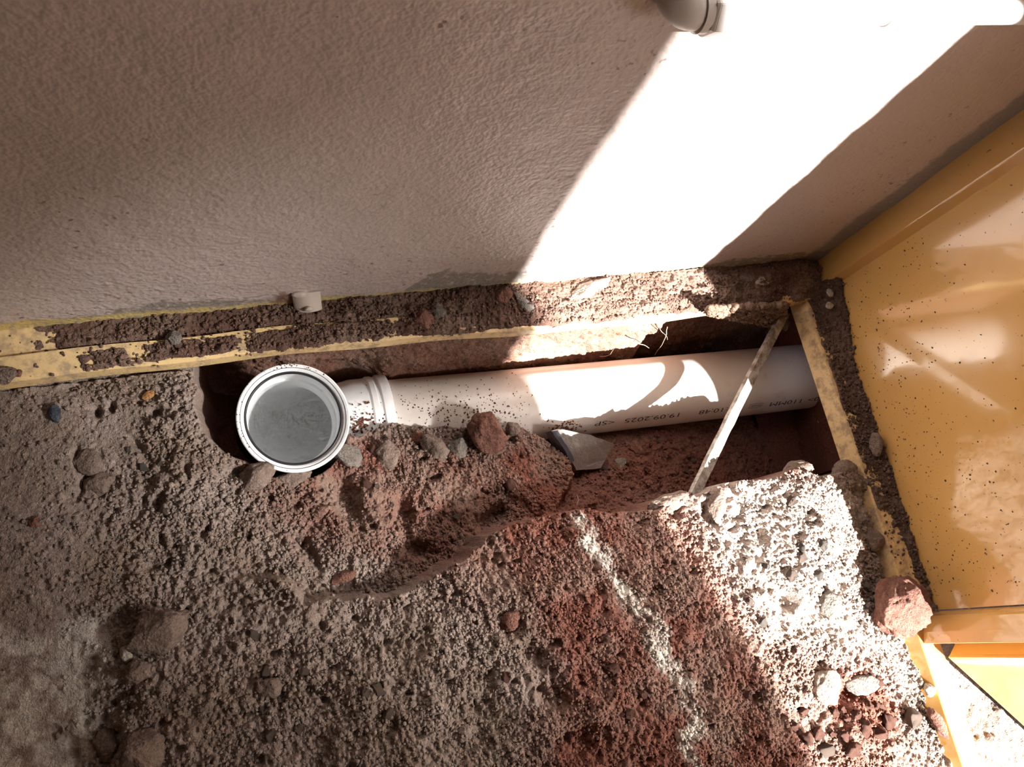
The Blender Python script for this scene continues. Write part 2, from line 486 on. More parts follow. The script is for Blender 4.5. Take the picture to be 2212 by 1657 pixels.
o = extrude_profile('threshold', [(0.808, -0.03), (0.8215, -0.001), (0.824, 0.0), (0.852, 0.0), (0.854, -0.002), (0.854, -0.03)], 'y', -1.185, JY + 0.02, M_YEL, nseg=30, bevel=0.0008); kid(o, tr2)

# open door leaf outside, swung outward
LEAF_H = 1.22
HX, HY = 0.846, -0.1945
dd = Vector((0.614, -0.789, 0)).normalized(); dn = Vector((dd.y, -dd.x, 0))   # dn faces the sunny inner side
if dn.y > 0: dn = -dn
door = tag(empty('door_1', (HX, HY, 0.012)), kind='structure')
def leaf_part(name, u0, u1, w0, w1, z0, z1, mat, bev=0.001):
    bm = bmesh.new(); vs = []
    for u in (u0, u1):
        for w in (w0, w1):
            for z in (z0, z1):
                p = Vector((HX, HY, 0)) + dd * u - dn * w; vs.append(bm.verts.new((p.x, p.y, z)))
    for f in ((0, 1, 3, 2), (4, 6, 7, 5), (0, 4, 5, 1), (2, 3, 7, 6), (0, 2, 6, 4), (1, 5, 7, 3)): bm.faces.new([vs[i] for i in f])
    bmesh.ops.recalc_face_normals(bm, faces=bm.faces)
    bmesh.ops.bevel(bm, geom=bm.edges[:], offset=bev, segments=2, affect='EDGES')
    o = bm_obj(name, bm, mat); kid(o, door)
lu, lz = np.meshgrid(np.linspace(0, 0.72, 60), np.linspace(0.012, LEAF_H, 110))   # slightly buckled sheet
lw = 0.0015 * fbm(lu, lz, 0.34, 2, 77) * sstep(0.0, 0.06, lu) * sstep(0.012, 0.08, lz)
V = []
for w_ in (0.0, 0.003):
    off = w_ - lw
    V.append(np.stack([HX + dd.x * lu - dn.x * off, HY + dd.y * lu - dn.y * off, lz], -1).reshape(-1, 3))
F = []; NU, NZ = 60, 110; NV = NU * NZ
for j in range(NZ - 1):
    for i in range(NU - 1):
        q = (j * NU + i, j * NU + i + 1, (j + 1) * NU + i + 1, (j + 1) * NU + i)
        F.append(q); F.append(tuple(k + NV for k in q[::-1]))
rim = [i for i in range(NU)] + [j * NU + NU - 1 for j in range(1, NZ)] + [(NZ - 1) * NU + i for i in range(NU - 2, -1, -1)] + [j * NU for j in range(NZ - 2, 0, -1)]
for a_, b_ in zip(rim, rim[1:] + rim[:1]): F.append((b_, a_, a_ + NV, b_ + NV))
lme = mesh_from('leaf_sheet', np.concatenate(V), F); lme.shade_smooth(); lme.set_sharp_from_angle(angle=math.radians(40))
kid(link('leaf_sheet', lme, M_LEAF), door)
leaf_part('edge_flange', 0.0, 0.003, 0.0035, 0.036, 0.012, LEAF_H, M_YEL)
leaf_part('stiffener', 0.71, 0.72, 0.0055, 0.036, 0.012, LEAF_H, M_YEL)

# ------------------------------------------------------------------ the ground: dug soil, trench, ledges, heaps
def P2(px, py, z): 
    q = onz(px, py, z); return (q[0], q[1])
top_cp = [(0, 880, -.014), (120, 850, -.012), (250, 825, -.010), (380, 800, -.008), (100, 1000, 0), (300, 980, 0), (400, 900, -.002), (420, 1000, 0), (60, 1200, 0), (300, 1200, .0),
          (480, 1130, -.003), (0, 1500, -.006), (150, 1640, -.008), (170, 1480, -.004), (300, 1450, .012), (420, 1400, .016), (560, 1320, .012), (700, 1330, .022), (800, 1400, .03), (900, 1300, .024), (1000, 1250, .028),
          (1130, 1140, .022), (1240, 1110, .018), (1280, 1250, .045), (1100, 1400, .045), (1200, 1550, .055), (900, 1640, .042), (500, 1650, .02), (650, 1500, .03), (1400, 1120, .018), (1420, 1300, .05),
          (1450, 1550, .065), (1500, 1080, .012), (1600, 1060, .018), (1650, 1250, .045), (1750, 1050, .030), (1760, 1150, .036), (1820, 1050, .010), (1700, 1430, .048), (1600, 1640, .06),
          (1830, 1250, .012), (1880, 1080, -.012), (1890, 1180, -.016), (1920, 1270, -.018), (1880, 1390, .006), (1950, 1400, -.008), (1960, 1500, -.010), (2020, 1640, -.012), (1850, 1500, .022), (1860, 1620, .02), (1760, 1600, .035)]
low_cp = [(500, 1020, -.004), (430, 1050, 0), (400, 1140, -.003), (450, 900, -.001), (430, 960, -.001), (560, 1040, -.010), (500, 1150, -.008), (600, 1150, -.016), (640, 1020, -.030), (760, 1000, -.050), (770, 940, -.072), (850, 945, -.084),
          (900, 940, -.092), (1000, 948, -.098), (1100, 935, -.104), (1180, 960, -.115), (1235, 1010, -.11), (700, 1100, -.028), (900, 1060, -.05), (800, 1200, -.022), (650, 1240, -.014),
          (1000, 1100, -.055), (1000, 1020, -.075), (1120, 1060, -.08), (850, 1270, -.02), (950, 1190, -.045), (1050, 1130, -.065), (1200, 1085, -.09), (510, 1220, -.006), (450, 1180, -.002)]
deep_cp = [(440, 900, -.10), (500, 900, -.16), (600, 900, -.22), (850, 850, -.22), (1200, 860, -.225), (1500, 830, -.225), (1800, 800, -.225), (1300, 1070, -.115), (1230, 1080, -.13),
           (1420, 1050, -.108), (1560, 1000, -.108), (1700, 985, -.112), (1830, 975, -.10), (1300, 970, -.165), (1500, 950, -.165), (1800, 910, -.165), (1250, 1000, -.155), (1870, 850, -.2)]
f_top = RBF([P2(*c) for c in top_cp], [c[2] for c in top_cp])
f_low = RBF([P2(*c) for c in low_cp], [c[2] for c in low_cp])
f_deep = RBF([P2(*c) for c in deep_cp], [c[2] for c in deep_cp])
ledge = [(380, 1150), (440, 1195), (510, 1240), (575, 1242), (620, 1255), (655, 1295), (700, 1283), (760, 1290), (850, 1288), (930, 1238), (1000, 1192), (1050, 1152), (1110, 1128), (1180, 1105), (1240, 1090), (1310, 1100),
         (1400, 1097), (1440, 1070), (1500, 1064), (1560, 1036), (1640, 1030), (1700, 1006), (1760, 1022), (1850, 1012), (1885, 985)]
low_poly = [P2(x, y, .01) for x, y in ledge] + [P2(1930, 985, 0), P2(1880, 690, 0), (0.95, 0.42), (-0.06, 0.42)] + [P2(405, 840, 0), P2(400, 950, 0), P2(330, 1060, 0)]
deep_px = [(428, 835, 0), (424, 870, 0), (443, 930, 0), (480, 968, 0), (520, 985, 0), (560, 1000, -.01), (640, 1008, -.03), (700, 985, -.045), (745, 950, -.07), (765, 918, -.09), (850, 912, -.10), (930, 918, -.105), (1000, 928, -.11), (1110, 918, -.115), (1180, 944, -.118),
           (1232, 985, -.11), (1242, 1030, -.105), (1206, 1075, -.09), (1236, 1092, .0), (1310, 1100, 0.01), (1400, 1097, .01), (1440, 1070, .01), (1500, 1064, .01), (1560, 1036, .01), (1640, 1030, .01), (1700, 1006, .01), (1760, 1022, .01), (1850, 1012, .0), (1885, 985, -.01)]
deep_poly = [P2(*c) for c in deep_px] + [(0.95, 0.08), (0.95, 0.42), (-0.045, 0.42)]

def soil_height(x, y, full=True):
    wx = x + 0.006 * fbm(x, y, 0.03, 3, 21); wy = y + 0.006 * fbm(x, y, 0.03, 3, 22)
    sl_ = polysd(wx, wy, low_poly); sd_ = polysd(wx, wy, deep_poly)
    top = f_top(x, y); low = f_low(x, y); deep = f_deep(x, y)
    kl = sstep(0.006, -0.006, sl_); kd = sstep(0.004, -0.012, sd_)
    low = np.minimum(low, top + 0.004)
    h = top * (1 - kl) + low * kl
    h = h * (1 - kd) + np.minimum(deep, h - 0.01) * kd
    return h, sl_, sd_, kl, kd

def soil_masks(x, y):
    """0..1 colour masks: kinds of ground, and pale for the sunlit heap"""
    # smooth trodden ground at the left
    wx = x + 0.03 * fbm(x, y, 0.08, 4, 31); wy = y + 0.03 * fbm(x, y, 0.08, 4, 32)
    smooth = sstep(0.02, -0.04, polysd(wx, wy, [P2(-300, 760, 0), P2(330, 800, 0), P2(300, 960, 0), P2(190, 1060, 0), P2(240, 1150, 0), P2(300, 1250, 0), P2(220, 1400, 0), P2(180, 1560, 0), P2(170, 1800, 0), P2(-300, 1800, 0)]))
    conc = sstep(0.012, -0.012, polysd(wx, wy, [P2(-200, 1330, 0), P2(60, 1350, 0), P2(230, 1330, 0), P2(250, 1420, 0), P2(215, 1520, 0), P2(190, 1700, 0), P2(-200, 1750, 0)]))
    lime = [P2(1255, 1120, .03), P2(1285, 1190, .04), P2(1320, 1250, .045), P2(1370, 1310, .05), P2(1420, 1370, .055), P2(1445, 1430, .06), P2(1480, 1490, .06), P2(1500, 1560, .062), P2(1500, 1660, .062)]
    ld = polyline_d(x + 0.012 * fbm(x, y, 0.03, 3, 41), y + 0.012 * fbm(x, y, 0.03, 3, 42), lime)
    limem = sstep(0.017, 0.004, ld + 0.010 * fbm(x, y, 0.012, 3, 43)) * np.clip(0.62 + 1.6 * fbm(x, y, 0.02, 3, 44), 0, 1)
    red = sstep(0.04, -0.04, polysd(wx, wy, [P2(560, 1010, -.02), P2(700, 970, -.05), P2(1240, 940, -.1), P2(1900, 860, -.1), P2(1850, 1000, -.05), P2(1500, 1060, 0), P2(1560, 1200, .03), P2(1700, 1400, .04), P2(1900, 1430, 0), P2(1960, 1700, .0), P2(1150, 1750, .05), P2(1180, 1450, .04), P2(1000, 1230, .02), P2(900, 1200, -.02), P2(620, 1130, -.02)]))
    pale = sstep(0.05, -0.03, polysd(wx, wy, [P2(1540, 1050, .02), P2(1830, 1050, .02), P2(1840, 1300, .0), P2(1980, 1370, 0), P2(1980, 1480, 0), P2(1880, 1440, .02), P2(1650, 1330, .04), P2(1560, 1200, .04)]))  # sunlit part of the heap, its brightness put into the soil colour
    return smooth, conc, limem, red, pale

def soil_detail(x, y, smooth, conc, kd, lumpy):
    rough = np.clip(1 - 0.72 * smooth, 0.05, 1)
    d = 0.010 * fbm(x, y, 0.09, 3, 51) * rough + 0.006 * fbm(x, y, 0.03, 3, 52) * rough + 0.0022 * fbm(x, y, 0.008, 3, 53) * (0.35 + 0.65 * rough)
    g = grains(x, y, 0.0042, np.clip(0.85 - 0.55 * smooth, 0, 1), 3) * 1.25
    g = np.maximum(g, grains(x, y, 0.0085, np.clip(0.5 - 0.42 * smooth + 0.2 * lumpy, 0, 1), 5) * 1.05)
    g = np.maximum(g, grains(x, y, 0.0165, np.clip(0.16 - 0.14 * smooth + 0.25 * lumpy, 0, 1), 7) * 0.75)
    g = np.maximum(g, grains(x, y, 0.032, np.clip(0.05 - 0.06 * smooth + 0.22 * lumpy, 0, 1), 9) * 0.6)
    g = g * (1 - 0.75 * conc) * (0.35 + 0.65 * rough)
    pits = np.clip(fbm(x, y, 0.014, 2, 61) - 0.42, 0, 1) * 0.022 * rough
    # pressed crust with flakes and cracks
    return d + g - pits

RED = np.array([0.18, 0.074, 0.053]); DRED = np.array([0.15, 0.063, 0.046]); GREY = np.array([0.24, 0.185, 0.15]); DUST = np.array([0.30, 0.242, 0.212])
CONC = np.array([0.50, 0.46, 0.41]); LIME = np.array([0.62, 0.565, 0.50]); PALE = np.array([0.50, 0.43, 0.375])
def mixc(a, b, k): return a * (1 - k[..., None]) + b * k[..., None]
def soil_colour(x, y, smooth, conc, lime, red, pale, kd, g):
    n = fbm(x, y, 0.05, 4, 71); n2 = fbm(x, y, 0.012, 3, 72)
    c = mixc(np.broadcast_to(GREY, x.shape + (3,)), DUST, np.clip(0.5 + 1.2 * n, 0, 1))
    rk = np.clip(red * (0.78 + 0.7 * n) + 0.25 * np.clip(n2, 0, 1), 0, 1)
    c = mixc(c, RED, rk)
    c = mixc(c, PALE, np.clip(pale * (0.75 + 0.9 * n2), 0, 1) * 0.8)
    c = mixc(c, DRED, kd * 0.8)
    c = mixc(c, CONC, np.clip(conc * (0.8 + 1.5 * n2 + 0.6 * n), 0, 1))
    c = mixc(c, LIME, np.clip(lime, 0, 1))
    yd = 0  # ground colours, with sunlight on the heap mixed in as pale
    return c

STEP = 0.00115
xs = np.arange(-0.40, 0.835, STEP); ys = np.arange(-0.375, 0.350, STEP)
GX, GY = np.meshgrid(xs, ys)
GH, SLD, SDD, KL, KD = soil_height(GX, GY)
SM, CN, LM, RD, PL = soil_masks(GX, GY)
lumpy = sstep(0.10, 0.0, np.hypot(GX - P2(1830, 1560, .02)[0], GY - P2(1830, 1560, .02)[1])) + 0.35 * PL
G0 = GH.copy()
GH = GH + soil_detail(GX, GY, SM, CN, KD, lumpy)
# hollows, prints and pressed plates visible in the photograph
def hollow(px, py, z, rx, ry, ang, depth):
    global GH
    cx, cy = P2(px, py, z); a = math.radians(ang)
    dx = GX - cx; dy = GY - cy
    u = (dx * math.cos(a) + dy * math.sin(a)) / rx; v = (-dx * math.sin(a) + dy * math.cos(a)) / ry
    GH = GH - depth * np.exp(-(u * u + v * v) ** 1.5)
for h in [(750, 1075, -.03, .016, .034, 10, .028), (665, 1190, -.015, .008, .022, 25, .015), (875, 1110, -.04, .010, .024, 0, .02), (1075, 1110, -.06, .025, .010, 20, .025), (905, 1185, -.03, .014, .010, 0, .02),
          (260, 1340, 0, .022, .014, 35, .012), (345, 1080, 0, .006, .010, -30, .012), (205, 885, 0, .004, .006, 0, .012), (238, 875, 0, .004, .006, 0, .012), (335, 890, 0, .006, .006, 0, .014), (300, 965, 0, .004, .016, 30, .012), (165, 990, 0, .004, .014, 0, .009), (510, 1020, -.01, .012, .008, 0, .02),
          (180, 1035, 0, .004, .02, -20, .009), (1100, 1345, .04, .012, .012, 0, .015), (1150, 1420, .045, .012, .02, 25, .012), (1190, 1500, .05, .016, .02, 30, .015), (1250, 1600, .055, .02, .02, 0, .012), (1830, 1500, .02, .03, .014, 25, .02), (1530, 1110, .02, .008, .014, 0, .02),
          (1720, 1220, .04, .008, .010, 0, .015), (1640, 1160, .03, .006, .010, 0, .012), (1700, 1300, .045, .012, .014, 20, .012), (230, 1610, 0, .01, .02, 0, .012)]:
    hollow(*h)
GH = np.where((GX > 0.811) & (GY < 0.05), np.minimum(GH, -0.016 - 0.004 * fbm(GX, GY, 0.02, 2, 5)), GH)
GH = np.where(GX > 0.812, np.minimum(GH, -0.030), GH)
GH = np.where((GY > 0.325) & (GX < -0.02), np.minimum(GH, 0.0 - 0.6 * (GY - 0.325) - 0.006), GH)
GH = np.where(GY > 0.329, np.minimum(GH, -0.020), GH)
# keep the soil off the buried pipe and the fitting
pv = (GY - (PA[1] + (GX - PA[0]) * PD[1])); inpipe = np.clip(1 - (pv / (PR + 0.004)) ** 2, 0, 1)
cover = (GX > 0.06) & (np.abs(pv) < PR + 0.004)
roof_z = PA[2] + (PR + 0.001) * np.sqrt(inpipe)
GH = np.where(cover & (pv > -0.034 + 0.022 * fbm(GX, GY, 0.022, 3, 161) + 0.012 * sstep(0.10, 0.20, GX) - 0.014 * sstep(0.30, 0.40, GX)) & (GH > PA[2]), np.minimum(GH, PA[2] - 0.02), GH)
EX, EY = 0.054, 0.2825
ed = np.hypot(GX - EX, (GY - (EY - 0.028 * sstep(-0.16, 0, GH))))
GH = np.where(ed < 0.072, np.minimum(GH, -0.045 - 0.19 * sstep(0.072, 0.064, ed)), GH)
GH = np.where((GX > 0.03) & (GX < 0.115) & (np.abs(pv) < 0.066), np.minimum(GH, PA[2] - 0.075 + 0.11 * sstep(0.040, 0.066, -pv)), GH)
me = grid_mesh('floor', GX, GY, GH)
vcol(me, 'soil_colour', soil_colour(GX, GY, SM, CN, LM, RD, PL, KD, None))
floor = tag(link('floor', me, M_SOIL), kind='structure')
def gh(x, y):
    i = int(np.clip(round((y - ys[0]) / STEP), 0, len(ys) - 1)); j = int(np.clip(round((x - xs[0]) / STEP), 0, len(xs) - 1))
    return float(GH[i, j])
def ghmin(x, y, r):
    k = max(1, int(r / STEP)); i = int(np.clip(round((y - ys[0]) / STEP), k, len(ys) - k - 1)); j = int(np.clip(round((x - xs[0]) / STEP), k, len(xs) - k - 1))
    return float(np.median(GH[i - k:i + k, j - k:j + k]))

# far bank of the trench, under the rail
bx, bz = np.meshgrid(np.arange(-0.10, 0.90, 0.0016), np.arange(-0.26, -0.004, 0.0014))
by = 0.3405 + 0.010 * fbm(bx, bz, 0.10, 3, 81) + 0.006 * fbm(bx, bz, 0.03, 3, 82) - grains(bx, bz, 0.006, 0.7, 11) * 0.8 - grains(bx, bz, 0.014, 0.3, 13) * 0.5
by = by - 0.02 * sstep(-0.12, -0.24, bz) + 0.012 * sstep(-0.03, -0.004, bz) + 0.028 * sstep(0.22, 0.14, bx) + 0.035 * sstep(0.60, 0.64, bx) * sstep(-0.02, -0.06, bz)
me = grid_mesh('trench_bank', bx, by, bz)
cc = mixc(np.broadcast_to(np.array([0.23, 0.115, 0.08]), bx.shape + (3,)), np.array([0.27, 0.17, 0.13]), np.clip(0.5 + 1.5 * fbm(bx, bz, 0.05, 4, 83), 0, 1))
vcol(me, 'soil_colour', cc)
o = link('trench_bank', me, M_SOIL, floor)
# end of the trench under the side rail
ex_, ez_ = np.meshgrid(np.arange(0.06, 0.37, 0.002), np.arange(-0.26, -0.025, 0.002))
xx_ = 0.905 + 0.01 * fbm(ex_, ez_, 0.05, 3, 91)
me = grid_mesh('trench_bank', xx_, ex_, ez_); vcol(me, 'soil_colour', np.broadcast_to(DRED, ex_.shape + (3,)).copy()); link('trench_bank', me, M_SOIL, floor)
tx, ty = np.meshgrid(np.arange(0.83, 0.92, 0.003), np.arange(-0.375, 0.37, 0.003))
me = grid_mesh('trench_bed', tx, ty, np.where(ty > 0.085, -0.215, -0.034) + 0.004 * fbm(tx, ty, 0.02, 3, 92)); vcol(me, 'soil_colour', np.broadcast_to(DRED, tx.shape + (3,)).copy()); link('trench_bed', me, M_SOIL, floor)
# plain ground around, and outside the door
def apron(name, x0, x1, y0, y1, z, step, amp, seed, col, gr=True):
    ax, ay = np.meshgrid(np.arange(x0, x1 + step, step), np.arange(y0, y1 + step, step))
    az = z + amp * fbm(ax, ay, 0.08, 4, seed)
    if gr: az = az + grains(ax, ay, 0.006, 0.7, seed) + grains(ax, ay, 0.016, 0.22, seed + 1) * 0.8
    m_ = grid_mesh(name, ax, ay, az)
    k = np.clip(0.5 + 1.3 * fbm(ax, ay, 0.04, 4, seed + 2), 0, 1)
    vcol(m_, 'soil_colour', mixc(np.broadcast_to(np.array(col), ax.shape + (3,)), PALE, k * 0.7))
    return link(name, m_, M_SOIL, floor)
apron('ground_outside', 0.856, 1.25, -0.60, 0.0, -0.014, 0.0024, 0.010, 101, GREY)
apron('ground_around', -1.85, -0.39, -2.25, 0.36, -0.012, 0.03, 0.004, 111, GREY, False)
apron('ground_around', -0.41, 0.83, -2.25, -0.37, 0.0, 0.03, 0.004, 113, GREY, False)
apron('ground_outside', 0.856, 6.0, -6.0, -0.58, -0.03, 0.06, 0.02, 115, DUST, False)
apron('ground_outside', 1.22, 6.0, -0.62, 4.0, -0.03, 0.06, 0.02, 116, DUST, False)

# ------------------------------------------------------------------ loose soil lying on the rails
def soil_layer(name, X_, Y_, Z_, keep, label, cat, col, seed):
    m_ = grid_mesh(name, X_, Y_, Z_, keep=keep)
    k = np.clip(0.5 + 1.4 * fbm(X_, Y_, 0.05, 4, seed), 0, 1)
    vcol(m_, 'soil_colour', mixc(np.broadcast_to(np.array(col[0]), X_.shape + (3,)), np.array(col[1]), k))
    return tag(link(name, m_, M_SOIL), label, cat, kind='stuff')
sx, sy = np.meshgrid(np.arange(-0.40, 0.852, 0.0011), np.arange(0.331, 0.3945, 0.0009))
railz = np.where(sy > 0.363, -0.002, 0.0065) + 0.0015 * np.sin(sx * 11)
yy = sy - 0.003 * np.sin(sx * 7 + 1)
railz = np.where(yy > 0.363, -0.002, 0.0065) + 0.0015 * np.sin(sx * 11)
gr = grains(sx, sy, 0.0045, 0.85, 21) + grains(sx, sy, 0.0095, 0.35, 23) * 0.8
kx = sstep(0.02, 0.20, sx)
back = (0.006 + 0.004 * kx) * np.where(yy > 0.3628, 1, 0) * (kx + (1 - kx) * sstep(0.362, 0.372, yy)) * (0.6 + 0.4 * sstep(-0.21, -0.12, sx + 0.02 * fbm(sx, sy, 0.05, 3, 120)))
cov = -0.004 + 0.0062 * sstep(-0.17, -0.06, sx + 0.05 * fbm(sx, sy, 0.04, 3, 121)) + 0.0065 * fbm(sx, sy, 0.035, 4, 122)
cov = cov - 0.006 * np.exp(-((yy - 0.3605) / 0.0022) ** 2) * sstep(0.28, 0.12, sx) - 0.010 * sstep(0.3375, 0.3325, yy + 0.004 * fbm(sx, sy, 0.03, 3, 123))
cov = cov + 0.005 * sstep(0.13, 0.3, sx) * sstep(0.340, 0.350, yy)
z_ = railz + cov + back + gr * (0.7 + 0.3 * sstep(-0.2, 0.0, sx))
cov_l = 0.0045 * sstep(0.364, 0.370, yy) * sstep(-0.08, -0.16, sx) * np.clip(0.6 + 2.2 * fbm(sx, sy, 0.03, 3, 124), 0, 1)
z_ = z_ + cov_l
hump = 0.014 * np.exp(-((sx - 0.79) / 0.06) ** 2 - ((sy - 0.378) / 0.016) ** 2)
z_ = z_ + hump
soil_layer('loose_soil', sx, sy, z_, z_ > railz - 0.001, 'crumbly brown soil lying along the yellow rail at the wall base', 'soil', ((0.115, 0.064, 0.048), (0.20, 0.135, 0.105)), 131)
ux, uy = np.meshgrid(np.arange(0.815, 0.8615, 0.0009), np.arange(-0.15, 0.358, 0.0011))
grs = grains(ux, uy, 0.0045, 0.85, 31) + grains(ux, uy, 0.010, 0.35, 33) * 0.8
un = ux + 0.006 * fbm(ux, uy, 0.03, 4, 133)
uz = -0.004 + 0.0045 * sstep(-0.10, 0.06, uy) + grs + 0.004 * fbm(ux, uy, 0.03, 3, 134) - 0.012 * sstep(0.8245, 0.8205, un) + 0.030 * sstep(0.2, 0.36, uy) * sstep(0.825, 0.86, ux) - 0.008 * sstep(0.0, -0.09, uy) * sstep(0.855, 0.84, un) + 0.008 * sstep(0.84, 0.862, ux)
uz = np.where(ux < 0.8215, np.minimum(uz, -0.004 + (ux - 0.8215) * 3), uz)
soil_layer('loose_soil', ux, uy, uz, uz > -0.002, 'dark brown soil lying on the side rail under the yellow sheet', 'soil', ((0.10, 0.062, 0.047), (0.18, 0.125, 0.097)), 135)

# ------------------------------------------------------------------ drain pipe, elbow
pp = empty('drain_pipe', tuple(PA)); tag(pp, 'white plastic drain pipe lying in the trench with printed date', 'pipe')
ends = [0.1905, 1.02]
path = [PA + PD * ((e - PA[0]) / PD[0]) for e in np.linspace(ends[0], ends[1], 24)]
V, F = sweep(path, [PR] * 24, 96)
V2, F2 = sweep(path, [PR - 0.0032] * 24, 96)
o = link('pipe_barrel', clean_mesh('pipe_barrel', V + V2, F + [tuple(i + len(V) for i in f[::-1]) for f in F2]), M_PVC); kid(o, pp)
# joint edge of the sleeve along the pipe is only printed lettering here
def wrap_text(txt, px, py, height, stretch):
    cu = bpy.data.curves.new('lettering', 'FONT'); cu.body = txt; cu.size = height * 1.4; cu.align_x = 'CENTER'; cu.align_y = 'CENTER'; cu.resolution_u = 3
    to = bpy.data.objects.new('lettering_tmp', cu); COL.objects.link(to)
    bpy.context.view_layer.update()
    dg = bpy.context.evaluated_depsgraph_get()
    m_ = bpy.data.meshes.new_from_object(to.evaluated_get(dg))
    bpy.data.objects.remove(to); bpy.data.curves.remove(cu)
    bm = bmesh.new(); bm.from_mesh(m_)
    bmesh.ops.triangulate(bm, faces=bm.faces)
    es = [e for e in bm.edges if abs(e.verts[0].co.y - e.verts[1].co.y) > height * 0.3]
    bmesh.ops.subdivide_edges(bm, edges=es, cuts=2)
    q = onpipe(px, py); s0 = (q - PA) @ PD
    c0 = PA + PD * s0; th0 = math.atan2(q[1] - c0[1], q[2] - c0[2])
    side = np.array([-PD[1], PD[0], 0])
    for v in bm.verts:
        s_ = s0 - v.co.x * stretch; th = th0 - v.co.y / PR
        p = PA + PD * s_ + (PR + 0.00035) * (math.sin(th) * side + math.cos(th) * np.array([0, 0, 1]))
        v.co = p
    bm.to_mesh(m_); bm.free()
    o = link('printed_lettering', m_, M_INK); kid(o, pp)
    return o
for txt, px, py in (('-200>', 1773, 860), ('110MM', 1699, 869), (':10:48', 1541, 887), ('19.09.2025', 1411, 902), ('<SP', 1307, 913)):
    wrap_text(txt, px, py, 0.0092, 1.7 if len(txt) < 10 else 1.75)
# small outlined mark between the figures
def wrap_rect(px, py, w, h, t_, extra):
    q = onpipe(px, py); s0 = (q - PA) @ PD; c0 = PA + PD * s0; th0 = math.atan2(q[1] - c0[1], q[2] - c0[2]); side = np.array([-PD[1], PD[0], 0])
    V = []; F = []
    def quad(a0, b0, a1, b1, sk=0):
        n = len(V)
        for a, b in ((a0, b0), (a1, b0 + sk), (a1, b1 + sk), (a0, b1)):
            th = th0 - b / PR; V.append(PA + PD * (s0 - a) + (PR + 0.00035) * (math.sin(th) * side + math.cos(th) * np.array([0, 0, 1])))
        F.append((n, n + 1, n + 2, n + 3))
    quad(-w, -h, w, -h + t_); quad(-w, -h, -w + t_, h); quad(w - t_, -h, w, h); quad(-w, h - t_, 0, h, 0.0012); quad(0, h - t_ + 0.0012, w, h + 0.0012, -0.0012)
    for k in range(7): quad(-w * 0.75 + k * w * 0.22, -h * 0.35, -w * 0.75 + k * w * 0.22 + t_, h * 0.45)
    quad(-w * 0.8, -h * 0.1, w * 0.75, -h * 0.1 + t_)
    o = link('printed_mark', mesh_from('printed_mark', V, F), M_INK); kid(o, pp)
wrap_rect(1633, 876, 0.0125, 0.0042, 0.0007, 0)

el = empty('pipe_elbow', (0.054, 0.2825, -0.158)); tag(el, 'white plastic drain elbow with open round mouth and black seal', 'pipe elbow')
TILT = math.radians(10.5); RB = 0.062; HT = 0.1600; LX = 0.137
def el_tf(V):
    c, s_ = math.cos(TILT), math.sin(TILT); out = []
    for p in V:
        x, y, z = p
        y2 = y * c - z * s_; z2 = y * s_ + z * c
        yaw = PD[1] / PD[0] * x
        out.append((0.054 + x, 0.2825 + y2 + yaw, -0.158 + z2))
    return out
def bend_path(n=14):
    pts = []; tg = []
    for k in range(n + 1):
        a = math.pi / 2 * k / n
        pts.append((RB - RB * math.cos(a), 0, RB - RB * math.sin(a))); tg.append((math.sin(a), 0, -math.cos(a)))
    return pts, tg
bp, bt = bend_path()
out_top = [(HT - 0.0022, 0.0585), (HT - 0.0004, 0.0630), (HT - 0.0012, 0.0642), (HT - 0.0035, 0.0645), (HT - 0.012, 0.0645), (HT - 0.0145, 0.0622), (HT - 0.026, 0.0605), (HT - 0.060, 0.0600), (HT - 0.070, 0.0570)]
pth = [(0, 0, z) for z, r in out_top] + [(0, 0, RB + 0.004)] + bp + [(x, 0, 0) for x in (0.070, 0.078, 0.086, 0.107, 0.110, 0.1165, 0.1185, 0.122, 0.1240, 0.134, LX, LX)]
rad = [r for z, r in out_top] + [0.0565] + [0.0565] * len(bp) + [0.0565, 0.0580, 0.0598, 0.0600, 0.0622, 0.0622, 0.0610, 0.0610, 0.0635, 0.0635, 0.0620, 0.0555]
fr = [(0, 0, -1)] * (len(out_top) + 1) + bt + [(1, 0, 0)] * 12
V, F = sweep(pth, rad, 96, fr)
in_top = [(HT - 0.0022, 0.0585), (HT - 0.0045, 0.0560), (HT - 0.006, 0.0552), (HT - 0.010, 0.0552), (HT - 0.014, 0.0550), (HT - 0.056, 0.0545), (HT - 0.057, 0.0520)]
pth = [(0, 0, z) for z, r in in_top] + [(0, 0, RB + 0.004)] + bp + [(x, 0, 0) for x in (0.075, 0.09, 0.1, LX)]
rad = [r for z, r in in_top] + [0.0520] * (len(bp) + 3) + [0.0545, 0.0555]
fr = [(0, 0, -1)] * (len(in_top) + 1) + bt + [(1, 0, 0)] * 4
Vi, Fi = sweep(pth, rad, 96, fr)
me = clean_mesh('elbow_body', el_tf(V) + el_tf(Vi), F + [tuple(i + len(V) for i in f[::-1]) for f in Fi], True, 30)
o = link('elbow_body', me, M_FIT); kid(o, el)
def torus_ring(z, r, rr, mat, name, seg=96, sub=12, sq=1.0):
    V = []; F = []
    for i in range(seg):
        a = 2 * math.pi * i / seg
        for j in range(sub):
            b = 2 * math.pi * j / sub
            q = r + rr * math.cos(b); V.append((q * math.cos(a), q * math.sin(a), z + rr * sq * math.sin(b)))
    for i in range(seg):
        for j in range(sub):
            F.append((i * sub + j, ((i + 1) % seg) * sub + j, ((i + 1) % seg) * sub + (j + 1) % sub, i * sub + (j + 1) % sub))
    o = link(name, clean_mesh(name, el_tf(V), F, True, 80), mat); kid(o, el); return o
torus_ring(HT - 0.0066, 0.0546, 0.0018, M_RUBBER, 'rubber_seal', sq=1.4)
torus_ring(HT - 0.0016, 0.0598, 0.00035, M_RUBBER, 'rim_groove', sub=8)

